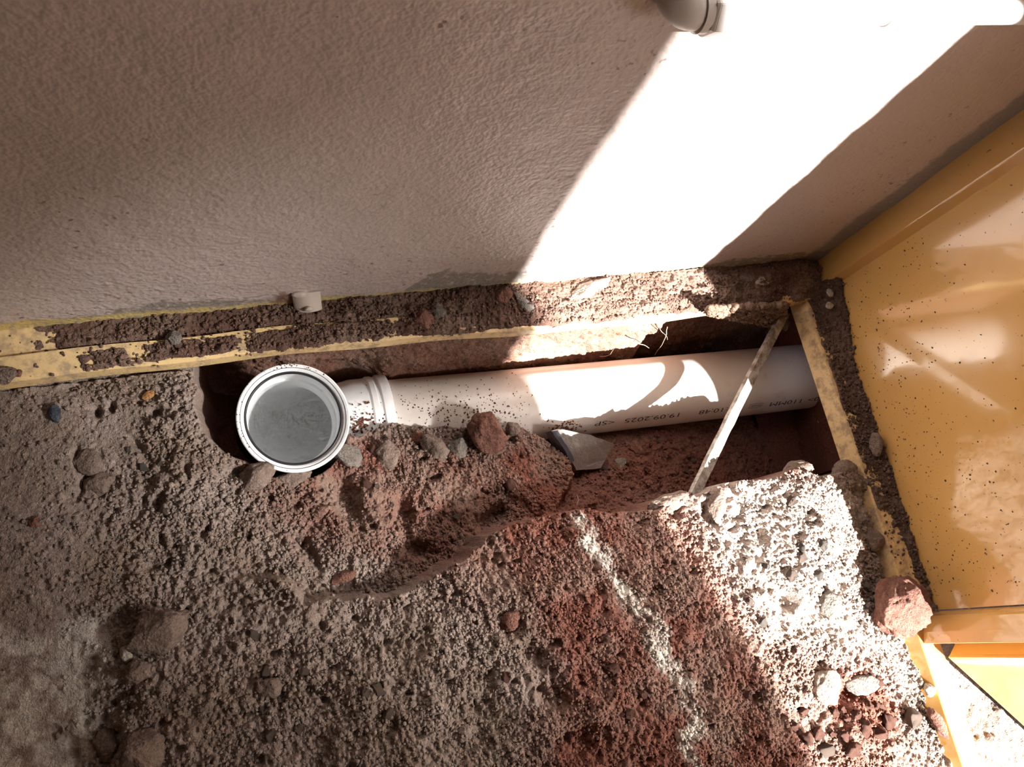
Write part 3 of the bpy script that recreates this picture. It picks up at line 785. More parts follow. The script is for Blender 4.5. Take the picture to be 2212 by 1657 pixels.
# ------------------------------------------------------------------ thin strip across the trench
st = empty('metal_strip', tuple(onz(1495, 1060, -0.02)))
tag(st, 'thin grey painted metal strip slanting across the trench over the pipe', 'metal strip')
a_ = onz(1497, 1072, -0.012); b_ = onz(1692, 680, -0.034)
d_ = Vector(b_ - a_); L_ = d_.length; d_.normalize()
sd_v = d_.cross(Vector((0, 0, 1))).normalized(); up_v = sd_v.cross(d_)
bm = bmesh.new(); rings = []
for k in range(41):
    t_ = k / 40; c_ = Vector(a_) + d_ * L_ * t_ + up_v * (-0.004 * math.sin(math.pi * t_))
    w = 0.0074 + 0.0012 * mnoise.noise((t_ * 14, 3, 1)); th = 0.0036
    tw = -0.30 - 0.1 * t_
    s2 = sd_v * math.cos(tw) + up_v * math.sin(tw); u2 = up_v * math.cos(tw) - sd_v * math.sin(tw)
    rings.append([bm.verts.new(c_ + s2 * (w * (1 + 0.05 * mnoise.noise((t_ * 30, i, 5)))) * sx_ + u2 * th * sz_) for i, (sx_, sz_) in enumerate(((-1, -1), (1, -1), (1, 1), (-1, 1)))])
for k in range(40):
    for i in range(4):
        bm.faces.new((rings[k][i], rings[k][(i + 1) % 4], rings[k + 1][(i + 1) % 4], rings[k + 1][i]))
bm.faces.new(rings[0]); bm.faces.new(rings[-1])
bmesh.ops.recalc_face_normals(bm, faces=bm.faces)
o = bm_obj('strip_body', bm, M_STRIP); kid(o, st)

# ------------------------------------------------------------------ rocks and clods
def rock_mesh(name, seed, size, sub=4, cuts=9, amp=0.10, fine=0.075, tight=0.72):
    r = random.Random(seed)
    bm = bmesh.new(); bmesh.ops.create_icosphere(bm, subdivisions=sub, radius=1.0)
    planes = []
    for k in range(cuts):
        n = Vector((r.uniform(-1, 1), r.uniform(-1, 1), r.uniform(-1, 1))).normalized(); planes.append((n, r.uniform(tight - 0.12, tight + 0.18)))
    off = Vector((r.uniform(0, 50), r.uniform(0, 50), r.uniform(0, 50)))
    for v in bm.verts:
        p = v.co.copy()
        for n, d in planes:
            e = p.dot(n) - d
            if e > 0: p = p - n * e * 0.93
        q_ = p.copy(); p = p * (1 + amp * mnoise.noise(q_ * 1.8 + off) + fine * mnoise.noise(q_ * 4.5 + off) + fine * 0.8 * mnoise.noise(q_ * 10 + off) + fine * 0.6 * mnoise.noise(q_ * 22 + off))
        v.co = Vector((p.x * size[0], p.y * size[1], p.z * size[2]))
    me = bpy.data.meshes.new(name); bm.to_mesh(me); bm.free(); me.shade_smooth()
    return me
def rock(name, px, py, size, mat, label, cat, seed, rot=0.0, lift=0.35, zc=None, sub=4, group=None, cuts=9, tight=0.72, amp=0.10, tilt=(0, 0)):
    x, y = P2(px, py, 0.0 if zc is None else zc)
    if zc is None:
        z = 0
        for k in range(6):
            q = onz(px, py, z); z = ghmin(q[0], q[1], max(size[0], size[1]) * 0.6) + size[2] * lift
    else: z = zc
    q = onz(px, py, z)
    o = link(name, rock_mesh(name, seed, size, sub, cuts, amp, tight=tight), mat)
    o.location = q; o.rotation_euler = (tilt[0], tilt[1], rot)
    tag(o, label, cat, group); return o
mm = 0.001
rock('soil_clod', 1053, 932, (27*mm, 31*mm, 27*mm), M_RED, 'large rust red soil clod leaning against the white drain pipe', 'clod', 3, 0.4, zc=-0.075, sub=5)
rock('soil_clod', 1943, 1310, (41*mm, 38*mm, 32*mm), M_RED, 'big red clod resting on the side rail by the door post', 'clod', 8, 0.3, zc=0.022, sub=5, tight=0.8, amp=0.16)
rock('stone', 333, 1368, (34*mm, 23*mm, 19*mm), M_BROWN, 'largest brown stone on the bare ground at the left', 'stone', 12, 0.5, 0.45, sub=5)
rock('stone', 298, 1628, (25*mm, 23*mm, 18*mm), M_BROWN, 'rounded brown stone at the bottom edge of the picture', 'stone', 14, 0.2, 0.5, sub=5)
rock('stone', 232, 1612, (14*mm, 17*mm, 13*mm), M_BROWN, 'darker brown lump just left of the rounded stone at the bottom edge', 'stone', 17, 0.2, 0.4)
rock('stone', 296, 1447, (13*mm, 12*mm, 9*mm), M_BROWN, 'small brown stone just below the largest stone at the left', 'stone', 19, 0.0, 0.4)
rock('pebble', 272, 1412, (6*mm, 8*mm, 5*mm), M_PALE, 'pale chip tucked beside the largest stone at the left', 'stone', 21, 0.4, 0.6, sub=3)
rock('soil_clod', 217, 1043, (17*mm, 14*mm, 8*mm), M_BROWN, 'flat brown clod pressed in the crust left of the elbow pit', 'clod', 23, 0.3, 0.1)
rock('soil_clod', 190, 998, (14*mm, 16*mm, 7*mm), M_BROWN, 'flat brown clod above the other pressed clod left of the pit', 'clod', 24, 0.9, 0.1)
rock('soil_clod', 553, 1030, (24*mm, 15*mm, 13*mm), M_BROWN, 'crusty brown clod below the left of the elbow mouth', 'clod', 26, 0.35, 0.25)
rock('soil_clod', 628, 1036, (27*mm, 13*mm, 10*mm), M_BROWN, 'flat pale brown clod directly below the elbow mouth', 'clod', 29, 0.1, 0.15)
rock('stone', 752, 985, (22*mm, 16*mm, 13*mm), M_GREYSTONE, 'grey flat stone in the soil right below the elbow mouth', 'stone', 33, -0.3, 0.15)
rock('soil_clod', 838, 985, (17*mm, 20*mm, 15*mm), M_BROWN, 'brown clod in the soil below the elbow collar', 'clod', 35, 0.2, 0.3)
rock('soil_clod', 940, 968, (17*mm, 24*mm, 15*mm), M_BROWN, 'long brown clod against the pipe left of the red clod', 'clod', 37, 0.5, 0.4)
rock('soil_clod', 990, 970, (15*mm, 18*mm, 12*mm), M_GREYSTONE, 'grey brown clod wedged beside the large red clod', 'clod', 38, 0.2, 0.35)
rock('soil_clod', 1108, 925, (10*mm, 11*mm, 9*mm), M_BROWN, 'small brown clod right of the large red clod on the pipe', 'clod', 41, 0.2, zc=-0.092)
rock('soil_clod', 905, 945, (10*mm, 11*mm, 8*mm), M_RED, 'small red clod on the pipe edge near the collar', 'clod', 42, 0.2, zc=-0.09)
rock('stone', 1545, 1092, (13*mm, 25*mm, 14*mm), M_BROWN, 'wedge shaped stone at the ledge below the metal strip', 'stone', 44, -0.45, 0.3, cuts=12, tight=0.62)
rock('soil_clod', 1106, 1343, (14*mm, 12*mm, 11*mm), M_RED, 'dark red clod sunk in a hollow on the heap', 'clod', 46, 0.3, 0.4)
rock('stone', 585, 1485, (12*mm, 12*mm, 9*mm), M_BROWN, 'small round brown stone on the lower heap', 'stone', 48, 0.3, 0.5)
rock('stone', 563, 1483, (7*mm, 8*mm, 6*mm), M_BROWN, 'tiny brown stone touching the small round stone on the heap', 'stone', 49, 0.3, 0.5, sub=3)
rock('soil_clod', 1795, 1308, (21*mm, 18*mm, 13*mm), M_GREYSTONE, 'pale sunlit clod on the heap left of the side rail', 'clod', 52, 0.1, 0.35)
rock('soil_clod', 1790, 1483, (22*mm, 21*mm, 11*mm), M_BRONZE, 'pale flat lump above the sunlit clod pile', 'clod', 53, 0.1, 0.35)
rock('soil_clod', 1862, 1478, (26*mm, 14*mm, 12*mm), M_GREYSTONE, 'grey lump at the top of the sunlit clod pile', 'clod', 54, -0.3, 0.35)
rock('soil_clod', 1888, 1165, (17*mm, 17*mm, 11*mm), M_BROWN, 'brown clod in the shaded strip beside the side rail', 'clod', 55, -0.3, 0.3)
rock('stone', 1893, 960, (10*mm, 18*mm, 9*mm), M_BROWN, 'flat brown stone standing on the side rail soil', 'stone', 56, -0.3, zc=0.012)
rock('soil_clod', 2027, 1562, (9*mm, 22*mm, 9*mm), M_RED, 'narrow red clod lying against the sunlit threshold', 'clod', 57, 0.35, zc=-0.004)
rock('stone', 2007, 1490, (10*mm, 9*mm, 7*mm), M_PALE, 'white stone chip at the inner edge of the threshold', 'stone', 58, 0.35, zc=-0.006)
rock('pebble', 375, 730, (9*mm, 9*mm, 7*mm), M_GREYSTONE, 'grey round pebble on the yellow base rail', 'stone', 60, 0.1, zc=0.012, sub=4)
rock('stone', 15, 809, (12*mm, 11*mm, 8*mm), M_BROWN, 'brown stone on the clean yellow rail at the left edge', 'stone', 61, 0.1, zc=0.012)
rock('pebble', 40, 806, (4*mm, 4.5*mm, 3.5*mm), M_RED, 'small red pebble beside the brown stone on the rail', 'stone', 62, 0.1, zc=0.0095, sub=3)
rock('soil_clod', 1085, 638, (14*mm, 13*mm, 13*mm), M_RED, 'dark red clod on the rail against the wall', 'clod', 63, 0.1, zc=0.012)
rock('soil_clod', 912, 690, (15*mm, 15*mm, 10*mm), M_RED, 'reddish clod on the rail above the pipe collar', 'clod', 64, 0.1, zc=0.012)
rock('stone', 948, 672, (10*mm, 12*mm, 8*mm), M_GREYSTONE, 'grey stone on the rail right of the reddish clod', 'stone', 66, 0.1, zc=0.012)
rock('stone', 1375, 968, (9*mm, 12*mm, 7*mm), M_RED, 'small red stone in the trench right of the concrete shard', 'stone', 67, 0.3, 0.3)
rock('stone', 1340, 1000, (12*mm, 9*mm, 6*mm), M_GREYSTONE, 'flat grey stone in the trench below the concrete shard', 'stone', 68, 0.3, 0.3)
rock('ochre_chip', 320, 854, (8*mm, 5*mm, 3*mm), M_ORANGE, 'small orange brick chip on the crust near the rail', 'chip', 69, 0.4, 0.6, sub=3)
rock('dark_chip', 119, 893, (7*mm, 11*mm, 5*mm), M_DARKCHIP, 'dark blue grey chip standing in the crust at the left', 'chip', 70, 0.2, 0.5, sub=3)
rock('brick_chip', 742, 1247, (16*mm, 8*mm, 6*mm), M_RED, 'flat red brick chip at the foot of the ledge', 'chip', 71, 0.3, 0.4, sub=3)
rock('brick_chip', 75, 1128, (6*mm, 7*mm, 5*mm), M_RED, 'small red lump on the trodden ground at the left', 'chip', 72, 0.3, 0.4, sub=3)
rock('plaster_lump', 1275, 622, (34*mm, 12*mm, 17*mm), M_BRONZE, 'pale broken plaster lump on the rail against the sunlit wall', 'plaster', 74, 0.25, zc=0.016, sub=5, cuts=12, tight=0.62)
rock('plaster_flake', 1650, 605, (17*mm, 9*mm, 2.5*mm), M_PALE, 'pale yellowish paint flake in the soil near the rail corner', 'flake', 75, 0.15, zc=0.020, sub=3, cuts=12, tight=0.7)
rock('plaster_flake', 1793, 632, (6*mm, 8*mm, 2.5*mm), M_PALE, 'upper pale flake on the soil below the corner post', 'flake', 76, 0.1, zc=0.030, sub=3)
rock('plaster_flake', 1791, 660, (8*mm, 6*mm, 2.5*mm), M_PALE, 'lower pale flake on the soil below the corner post', 'flake', 77, 0.1, zc=0.026, sub=3)

rock('plaster_flake', 1130, 652, (19*mm, 8*mm, 8*mm), M_GREYSTONE, 'curved grey flake in the rail soil right of the dark red clod', 'flake', 86, -0.9, zc=0.014, sub=4, cuts=12, tight=0.7)
rock('stone', 1612, 600, (14*mm, 10*mm, 8*mm), M_BROWN, 'brown stone in the rail soil left of the pale paint flake', 'stone', 87, 0.3, zc=0.016)
# concrete shard leaning on the pipe
sh = empty('concrete_shard', tuple(onz(1265, 965, -0.10))); tag(sh, 'grey angular concrete shard leaning on the sunlit drain pipe', 'concrete shard')
tp = [onz(1192, 932, -.100), onz(1215, 928, -.098), onz(1275, 940, -.098), onz(1328, 960, -.112), onz(1312, 985, -.125), onz(1297, 1012, -.135), onz(1245, 1016, -.130), onz(1232, 990, -.118)]
dn_ = np.array([-0.002, 0.004, -0.020])
bm = bmesh.new()
va = [bm.verts.new(p) for p in tp]; vb = [bm.verts.new(p + dn_ + np.array([-0.002 * (i % 3), 0.0015 * (i % 2), 0.002 * (i % 3)])) for i, p in enumerate(tp)]
bm.faces.new(va); bm.faces.new(vb[::-1])
for i in range(len(va)):
    j = (i + 1) % len(va); bm.faces.new((va[i], va[j], vb[j], vb[i]))
bmesh.ops.recalc_face_normals(bm, faces=bm.faces)
bmesh.ops.triangulate(bm, faces=bm.faces)
bmesh.ops.subdivide_edges(bm, edges=bm.edges[:], cuts=3, use_grid_fill=True)
for v in bm.verts:
    n = mnoise.noise(v.co * 90); v.co += Vector((0.4, 0.4, 1.0)) * n * 0.0016
o = bm_obj('shard_body', bm, M_SHARD); kid(o, sh)
bm = bmesh.new()   # dark glassy broken edge along the left side
la = [onz(1190, 930, -.0985), onz(1202, 948, -.102), onz(1222, 975, -.110), onz(1233, 1000, -.118)]; lb = [onz(1204, 930, -.0965), onz(1214, 948, -.100), onz(1230, 972, -.108), onz(1240, 996, -.117)]
r0 = [bm.verts.new(p) for p in la]; r1 = [bm.verts.new(p + np.array([0, 0, 0.0015])) for p in lb]; r2 = [bm.verts.new(p + np.array([-0.003, 0.002, -0.018])) for p in la]
for i in range(3):
    bm.faces.new((r0[i], r0[i + 1], r1[i + 1], r1[i])); bm.faces.new((r2[i], r2[i + 1], r0[i + 1], r0[i]))
bmesh.ops.subdivide_edges(bm, edges=bm.edges[:], cuts=2, use_grid_fill=True)
for v in bm.verts: v.co += Vector((1, 1, 1)) * mnoise.noise(v.co * 160) * 0.0012
o = bm_obj('broken_edge', bm, M_SLATE); kid(o, sh); o['label'] = 'dark glassy broken edge'

# ------------------------------------------------------------------ thin water pipe at the top of the wall
wp = empty('water_pipe', (0.33, 0.38, 0.51)); tag(wp, 'thin white water pipe with hex nut elbow on the upper wall', 'pipe')
WPY, WPR = 0.382, 0.0100
A0 = ony(1560, 26, WPY); A1 = ony(2190, 26, WPY)
wd = (A1 - A0) / np.linalg.norm(A1 - A0); wend = A0 + wd * (0.848 - A0[0]) / wd[0]
V, F = sweep([A0 + (wend - A0) * k / 20 for k in range(21)], [WPR] * 21, 40)
o = link('pipe_barrel', clean_mesh('pipe_barrel', V, F), M_PPR); kid(o, wp)
# small coupling ridge on the barrel
q0 = ony(1921, 26, WPY); V, F = sweep([q0 + wd * t_ for t_ in (-.004, -.0038, .0038, .004)], [WPR, WPR + .0012, WPR + .0012, WPR], 40)
o = link('joint_ring', clean_mesh('joint_ring', V, F), M_PPR); kid(o, wp)
def hexa(c0, c1, r, name, rot=0.3):
    bm = bmesh.new(); u = Vector((0, 0, 1)); d = Vector(c1 - c0).normalized(); u = (u - d * u.dot(d)).normalized(); w_ = d.cross(u); rr = []
    for k, (c, q) in enumerate(((c0, r * 0.9), (c0 + (c1 - c0) * 0.12, r), (c0 + (c1 - c0) * 0.88, r), (c1, r * 0.9))):
        rr.append([bm.verts.new(Vector(c) + (u * math.cos(rot + i * math.pi / 3) + w_ * math.sin(rot + i * math.pi / 3)) * q) for i in range(6)])
    for k in range(3):
        for i in range(6): bm.faces.new((rr[k][i], rr[k][(i + 1) % 6], rr[k + 1][(i + 1) % 6], rr[k + 1][i]))
    bm.faces.new(rr[0]); bm.faces.new(rr[-1]); bmesh.ops.recalc_face_normals(bm, faces=bm.faces)
    bmesh.ops.bevel(bm, geom=bm.edges[:], offset=0.0006, segments=2, affect='EDGES')
    o = bm_obj(name, bm, M_PPR); kid(o, wp)
n0 = ony(1520, 22, WPY); n1 = ony(1586, 24, WPY)
hexa(n0, n1, 0.0195, 'hex_nut', 0.52)
c0 = ony(1480, 18, WPY)
pth = [np.array([c0[0] - 0.006, WALL_Y + 0.004, c0[2] + 0.004]), np.array([c0[0] - 0.006, WALL_Y - 0.004, c0[2] + 0.003])]
for k in range(9):
    a = math.pi / 2 * k / 8
    pth.append(np.array([c0[0] - 0.006 + 0.010 * (1 - math.cos(a)), WALL_Y - 0.004 - (WALL_Y - 0.004 - WPY) * math.sin(a), c0[2] + 0.003 - 0.003 * k / 8]))
pth += [n0 - wd * 0.006, n0 - wd * 0.0058, n0 + wd * 0.001]
rad = [0.0165, 0.0165, .016, .0156, .0152, .015, .015, .015, .015, .015, .015, .0145, .0165, .0165]
V, F = sweep(pth, rad, 40)
o = link('wall_elbow', clean_mesh('wall_elbow', V, F, True, 40), M_PPR); kid(o, wp)
V, F = sweep([A0 - wd * 0.002, A0 + wd * 0.016, A0 + wd * 0.018], [0.0128, 0.0128, 0.0102], 40)
o = link('joint_ring', clean_mesh('joint_ring', V, F), M_PPR); kid(o, wp)

# ------------------------------------------------------------------ broken pipe clip at the wall base
cl = empty('pipe_clip', tuple(ony(660, 650, WALL_Y))); tag(cl, 'broken beige plastic pipe clip sticking out at the wall base', 'clip')
cz = ony(658, 640, WALL_Y); bm = bmesh.new(); rr = []
for k in range(13):
    t_ = k / 12; a = (t_ - 0.5) * 1.5
    cxk = cz[0] + 0.0165 * math.sin(a) / math.sin(0.75) + 0.001; dy = 0.0075 * (math.cos(a) - math.cos(0.75)) / (1 - math.cos(0.75))
    bot = -0.020 + 0.011 * (1 - (2 * t_ - 1) ** 2)
    rr.append([bm.verts.new((cxk, WALL_Y - 0.001 - dy * 0.25, cz[2] + 0.013 + dy * 0.35)), bm.verts.new((cxk + 0.003, WALL_Y - 0.010 - dy, cz[2] + bot)),
               bm.verts.new((cxk + 0.003, WALL_Y - 0.0080 - dy, cz[2] + bot)), bm.verts.new((cxk, WALL_Y + 0.0015 - dy * 0.25, cz[2] + 0.011 + dy * 0.35))])
for k in range(12):
    for i in range(4): bm.faces.new((rr[k][i], rr[k][(i + 1) % 4], rr[k + 1][(i + 1) % 4], rr[k + 1][i]))
bm.faces.new(rr[0]); bm.faces.new(rr[-1]); bmesh.ops.recalc_face_normals(bm, faces=bm.faces)
o = bm_obj('clip_jaw', bm, M_CLIP, None, True); o.data.set_sharp_from_angle(angle=math.radians(45)); kid(o, cl)
o = link('clip_base', rock_mesh('clip_base', 5, (0.015, 0.005, 0.006), 3, 8, tight=0.75), M_CLIP); o.location = (cz[0] - 0.001, WALL_Y - 0.002, cz[2] + 0.010); kid(o, cl)
o = link('clip_boss', rock_mesh('clip_boss', 6, (0.006, 0.003, 0.005), 3, 6, tight=0.8), M_CLIP); o.location = (cz[0] + 0.003, WALL_Y - 0.0155, cz[2] - 0.003); kid(o, cl)

# ------------------------------------------------------------------ roots
def root(pts, label, r=0.0006):
    V, F = sweep(pts, np.linspace(r, r * 0.4, len(pts)), 6)
    tag(link('root', clean_mesh('root', V, F), M_ROOT), label, 'root', 'thin roots in the trench')
def rootpts(pl, y=None, z=None, wig=0.002, seed=0):
    ctrl = [(ony(px, py, y) if z is None else onz(px, py, z)) for px, py in pl]
    out = []
    for i in range(len(ctrl) - 1):
        for k in range(5):
            t_ = k / 5; p = ctrl[i] * (1 - t_) + ctrl[i + 1] * t_
            out.append(p + wig * np.array([mnoise.noise((seed + i + t_, 1, 2)), mnoise.noise((seed + i + t_, 5, 2)), mnoise.noise((seed + i + t_, 9, 2))]))
    out.append(ctrl[-1]); return out
root(rootpts([(1442, 706), (1440, 722), (1430, 745), (1414, 768)], y=0.328, seed=3), 'pale root hanging down the trench bank above the pipe')
root(rootpts([(1425, 710), (1436, 722), (1442, 734)], y=0.332, seed=5), 'short root curling beside the hanging pale root', 0.0005)
root(rootpts([(1370, 736), (1385, 744), (1402, 752)], y=0.328, seed=7), 'short pale root at the edge of the sunlit bank', 0.0009)
root(rootpts([(1296, 770), (1318, 766), (1330, 750)], y=0.330, seed=9), 'fine root on the dark bank behind the sunlit pipe', 0.0005)
root(rootpts([(1766, 910), (1780, 922), (1796, 934), (1806, 936)], z=-0.150, seed=11), 'pale root in the trench near the side rail', 0.0008)
root(rootpts([(1246, 1068), (1250, 1080), (1247, 1092)], z=-0.095, seed=13), 'tiny pale root at the ledge above the lime streak', 0.0006)

# ------------------------------------------------------------------ clods and chips, each its own
CLODS = [rock_mesh('clod_shape', 200 + k, (1, 1 * (0.75 + 0.05 * k), 0.75), 3, 12, 0.22, 0.20, 0.62) for k in range(6)]
def clods(n, px0, py0, sx_, sy_, r0, r1, mats, label, cat, group, name, seed, lift=0.05, zf=None):
    r = random.Random(seed); placed = []
    tries = 0
    while len(placed) < n and tries < n * 30:
        tries += 1
        px = px0 + sx_ * max(-1.6, min(1.6, r.gauss(0, 0.6))); py = py0 + sy_ * max(-1.6, min(1.6, r.gauss(0, 0.6)))
        s_ = r0 + (r1 - r0) * r.random() ** 1.6
        z = 0
        for k in range(4):
            q = onz(px, py, z); z = gh(q[0], q[1]) + s_ * lift
        q = onz(px, py, z)
        if q[0] > 0.800 or q[1] > 0.315: continue
        if any((q[0] - a) ** 2 + (q[1] - b) ** 2 < (0.8 * (s_ + c)) ** 2 for a, b, c in placed): continue
        placed.append((q[0], q[1], s_))
        me = CLODS[r.randrange(6)]; m_ = mats[r.randrange(len(mats))]
        o = bpy.data.objects.new(name, me); COL.objects.link(o)
        if not me.materials: me.materials.append(None)
        o.material_slots[0].link = 'OBJECT'; o.material_slots[0].material = m_
        o.location = q; o.scale = (s_, s_, s_); o.rotation_euler = (r.uniform(-.5, .5), r.uniform(-.5, .5), r.uniform(0, 6.28))
        tag(o, label, cat, group)
clods(24, 1840, 1545, 85, 60, .006, .017, [M_RED, M_RED, M_RED, M_BROWN], 'reddish clod in the sunlit clod pile by the threshold', 'clod', 'clods in the sunlit pile', 'soil_clod', 301, 0.45)
clods(16, 1690, 1250, 130, 120, .004, .011, [M_GREYSTONE, M_BROWN, M_BRONZE], 'small pale clod on the sunlit heap left of the side rail', 'clod', 'small clods on the sunlit heap', 'soil_clod', 302)
clods(16, 1350, 1450, 190, 160, .004, .010, [M_RED], 'small red clod on the shaded red heap around the lime streak', 'clod', 'small clods on the shaded red heap', 'soil_clod', 303)
clods(18, 700, 1480, 330, 130, .004, .010, [M_BROWN], 'small brown clod on the lower brown heap', 'clod', 'small clods on the brown heap', 'soil_clod', 304)
clods(14, 900, 1060, 270, 80, .004, .011, [M_RED, M_RED, M_BROWN], 'small red clod on the loose fill below the pipe', 'clod', 'small clods on the loose fill', 'soil_clod', 305)
clods(14, 1500, 985, 220, 40, .003, .008, [M_RED, M_BROWN], 'small clod on the trench floor beside the pipe', 'clod', 'small clods on the trench floor', 'soil_clod', 306)
clods(12, 360, 1060, 150, 130, .003, .008, [M_BROWN, M_GREYSTONE], 'small brown clod on the crusty ground left of the elbow', 'clod', 'small clods on the crust', 'soil_clod', 307)
clods(10, 1890, 1200, 35, 110, .003, .008, [M_BROWN], 'small brown clod in the shaded strip by the side rail', 'clod', 'small clods by the side rail', 'soil_clod', 308)
clods(18, 110, 1210, 130, 110, .002, .0042, [M_PALE], 'small pale chip on the trodden ground at the left', 'chip', 'pale chips on trodden ground', 'pebble', 309, 0.4)

rock('soil_clod', 1822, 1020, (20*mm, 17*mm, 15*mm), M_BROWN, 'brown lump where the heap ledge meets the side rail', 'clod', 81, 0.4, zc=-0.006, tight=0.8, amp=0.2)
rock('soil_clod', 1862, 1040, (14*mm, 15*mm, 12*mm), M_BROWN, 'small brown lump against the yellow side rail', 'clod', 82, 0.9, zc=-0.010, tight=0.8, amp=0.2)
rock('soil_clod', 1720, 1018, (26*mm, 14*mm, 16*mm), M_BROWN, 'long brown lump on the ledge above the sunlit heap', 'clod', 83, 0.1, zc=0.006, tight=0.8, amp=0.2)
rock('soil_clod', 1450, 1085, (34*mm, 12*mm, 12*mm), M_BROWN, 'flat brown lip of soil at the foot of the metal strip', 'clod', 84, 0.1, zc=0.004, tight=0.85, amp=0.15)

# ------------------------------------------------------------------ loose crumbs, too many to count
def crumb_shapes():
    out = []
    for k in range(8):
        bm = bmesh.new(); bmesh.ops.create_icosphere(bm, subdivisions=1, radius=1.0)
        r = random.Random(400 + k)
        for v in bm.verts: v.co *= r.uniform(0.62, 1.15)
        v_ = np.array([v.co[:] for v in bm.verts]); f_ = np.array([[q.index for q in f.verts] for f in bm.faces]); bm.free(); out.append((v_, f_))
    return out
CS = crumb_shapes()
def crumb_cloud(name, P_, R_, colr, label, cat, seed, flat=0.8, parent=None):
    rg = np.random.default_rng(seed); n = len(P_)
    a = rg.uniform(0, 6.283, n); b = rg.uniform(-0.9, 0.9, n); kind = rg.integers(0, 8, n)
    V = np.zeros((n, 12, 3)); F0 = np.stack([CS[k][1] for k in range(8)])
    base = np.stack([CS[k][0] for k in range(8)])[kind]
    sc = np.stack([rg.uniform(.75, 1.3, n), rg.uniform(.75, 1.3, n), rg.uniform(.6, 1.0, n) * flat], -1)
    base = base * sc[:, None, :]
    ca, sa, cb, sb = np.cos(a), np.sin(a), np.cos(b), np.sin(b)
    x = base[..., 0]; y = base[..., 1] * cb[:, None] - base[..., 2] * sb[:, None]; z = base[..., 1] * sb[:, None] + base[..., 2] * cb[:, None]
    V[..., 0] = x * ca[:, None] - y * sa[:, None]; V[..., 1] = x * sa[:, None] + y * ca[:, None]; V[..., 2] = z
    V = V * R_[:, None, None] + P_[:, None, :]
    F = (F0[kind] + (np.arange(n) * 12)[:, None, None]).reshape(-1, 3)
    me = bpy.data.meshes.new(name); me.vertices.add(n * 12); me.vertices.foreach_set('co', V.reshape(-1).astype(np.float32))
    nf = len(F); me.loops.add(nf * 3); me.loops.foreach_set('vertex_index', F.reshape(-1).astype(np.int32)); me.polygons.add(nf)
    me.polygons.foreach_set('loop_start', np.arange(0, nf * 3, 3, dtype=np.int32)); me.polygons.foreach_set('loop_total', np.full(nf, 3, np.int32))
    me.update(calc_edges=True); me.validate()
    vcol(me, 'soil_colour', np.repeat(colr[:, None, :], 12, 1))
    if parent is not None: return tag(link(name, me, M_SOIL, parent), kind='stuff')
    return tag(link(name, me, M_SOIL), label, cat, kind='stuff')
COLS = soil_colour(GX, GY, SM, CN, LM, RD, PL, KD, None)
def scatter(n, seed):
    rg = np.random.default_rng(seed)
    steep = np.hypot(*np.gradient(GH, STEP)) 
    w = np.clip(1.0 - 0.86 * SM, 0.03, 1) * (1 - 0.9 * CN) * np.where(SDD < -0.004, 0.45, 1.0) * np.where(KL * (1 - KD) > 0.5, 1.25, 1.0)
    w = w * np.clip(0.75 + 1.3 * fbm(GX, GY, 0.06, 3, 141), 0.08, 2) * np.where(steep > 2.0, 0.15, 1.0)
    w[(GX > 0.815) | (GY > 0.325) | (GY < -0.36)] = 0
    w[(ed < 0.075) | (cover & (GH < PA[2] - 0.01))] = 0
    idx = rg.choice(w.size, n, p=(w / w.sum()).ravel()); i, j = np.unravel_index(idx, w.shape)
    r = 0.0011 + 0.0022 * rg.random(n) ** 2.2
    P_ = np.stack([GX[i, j] + rg.uniform(-.5, .5, n) * STEP, GY[i, j] + rg.uniform(-.5, .5, n) * STEP, GH[i, j] + r * 0.35], -1)
    c = COLS[i, j] * rg.uniform(0.78, 1.25, n)[:, None]
    return P_, r, c
P_, r_, c_ = scatter(43000, 501)
crumb_cloud('soil_crumbs', P_, r_, c_, None, None, 502, parent=floor)
# crumbs on the pipe and the fitting
rg = np.random.default_rng(601); L = []; R_ = []
def on_el_outer(px, py):
    q = onpipe(px, py, 0.0603); return q
for (n, px0, py0, sx_, sy_, r0, r1, rad_) in ((210, 1010, 880, 70, 30, .0004, .0013, PR), (70, 1040, 895, 45, 18, .0007, .0018, PR), (60, 905, 880, 40, 35, .0004, .0010, PR), (30, 1120, 900, 20, 25, .0004, .0009, PR), (16, 1560, 850, 60, 20, .0003, .0005, PR),
                                              (75, 1225, 922, 18, 8, .0008, .0022, PR), (60, 800, 905, 28, 22, .0005, .0020, .0607), (60, 775, 915, 10, 12, .0008, .0022, .0605), (60, 825, 925, 16, 12, .0008, .0022, .0607), (25, 800, 870, 22, 18, .0004, .0009, .0605)):
    for k in range(n):
        px = px0 + rg.normal() * sx_; py = py0 + rg.normal() * sy_
        q = onpipe(px, py, rad_)
        if q is None or (rad_ == PR and q[0] < 0.193) or (rad_ != PR and (q[0] > 0.176 or q[0] < 0.118)): continue
        if q[2] < -0.150 or (1290 < px < 1480 and rad_ == PR and py0 == 922): continue
        L.append(q + np.array([0, 0, 0.0002])); R_.append(rg.uniform(r0, r1) if rg.random() < .8 else r1)
P_ = np.array(L); r_ = np.array(R_); c_ = np.array([0.17, 0.07, 0.045]) * rg.uniform(.8, 1.25, len(L))[:, None]
crumb_cloud('soil_crumbs', P_, r_, c_, 'red soil crumbs sprinkled over the white pipe and elbow', 'soil', 602, 0.7)
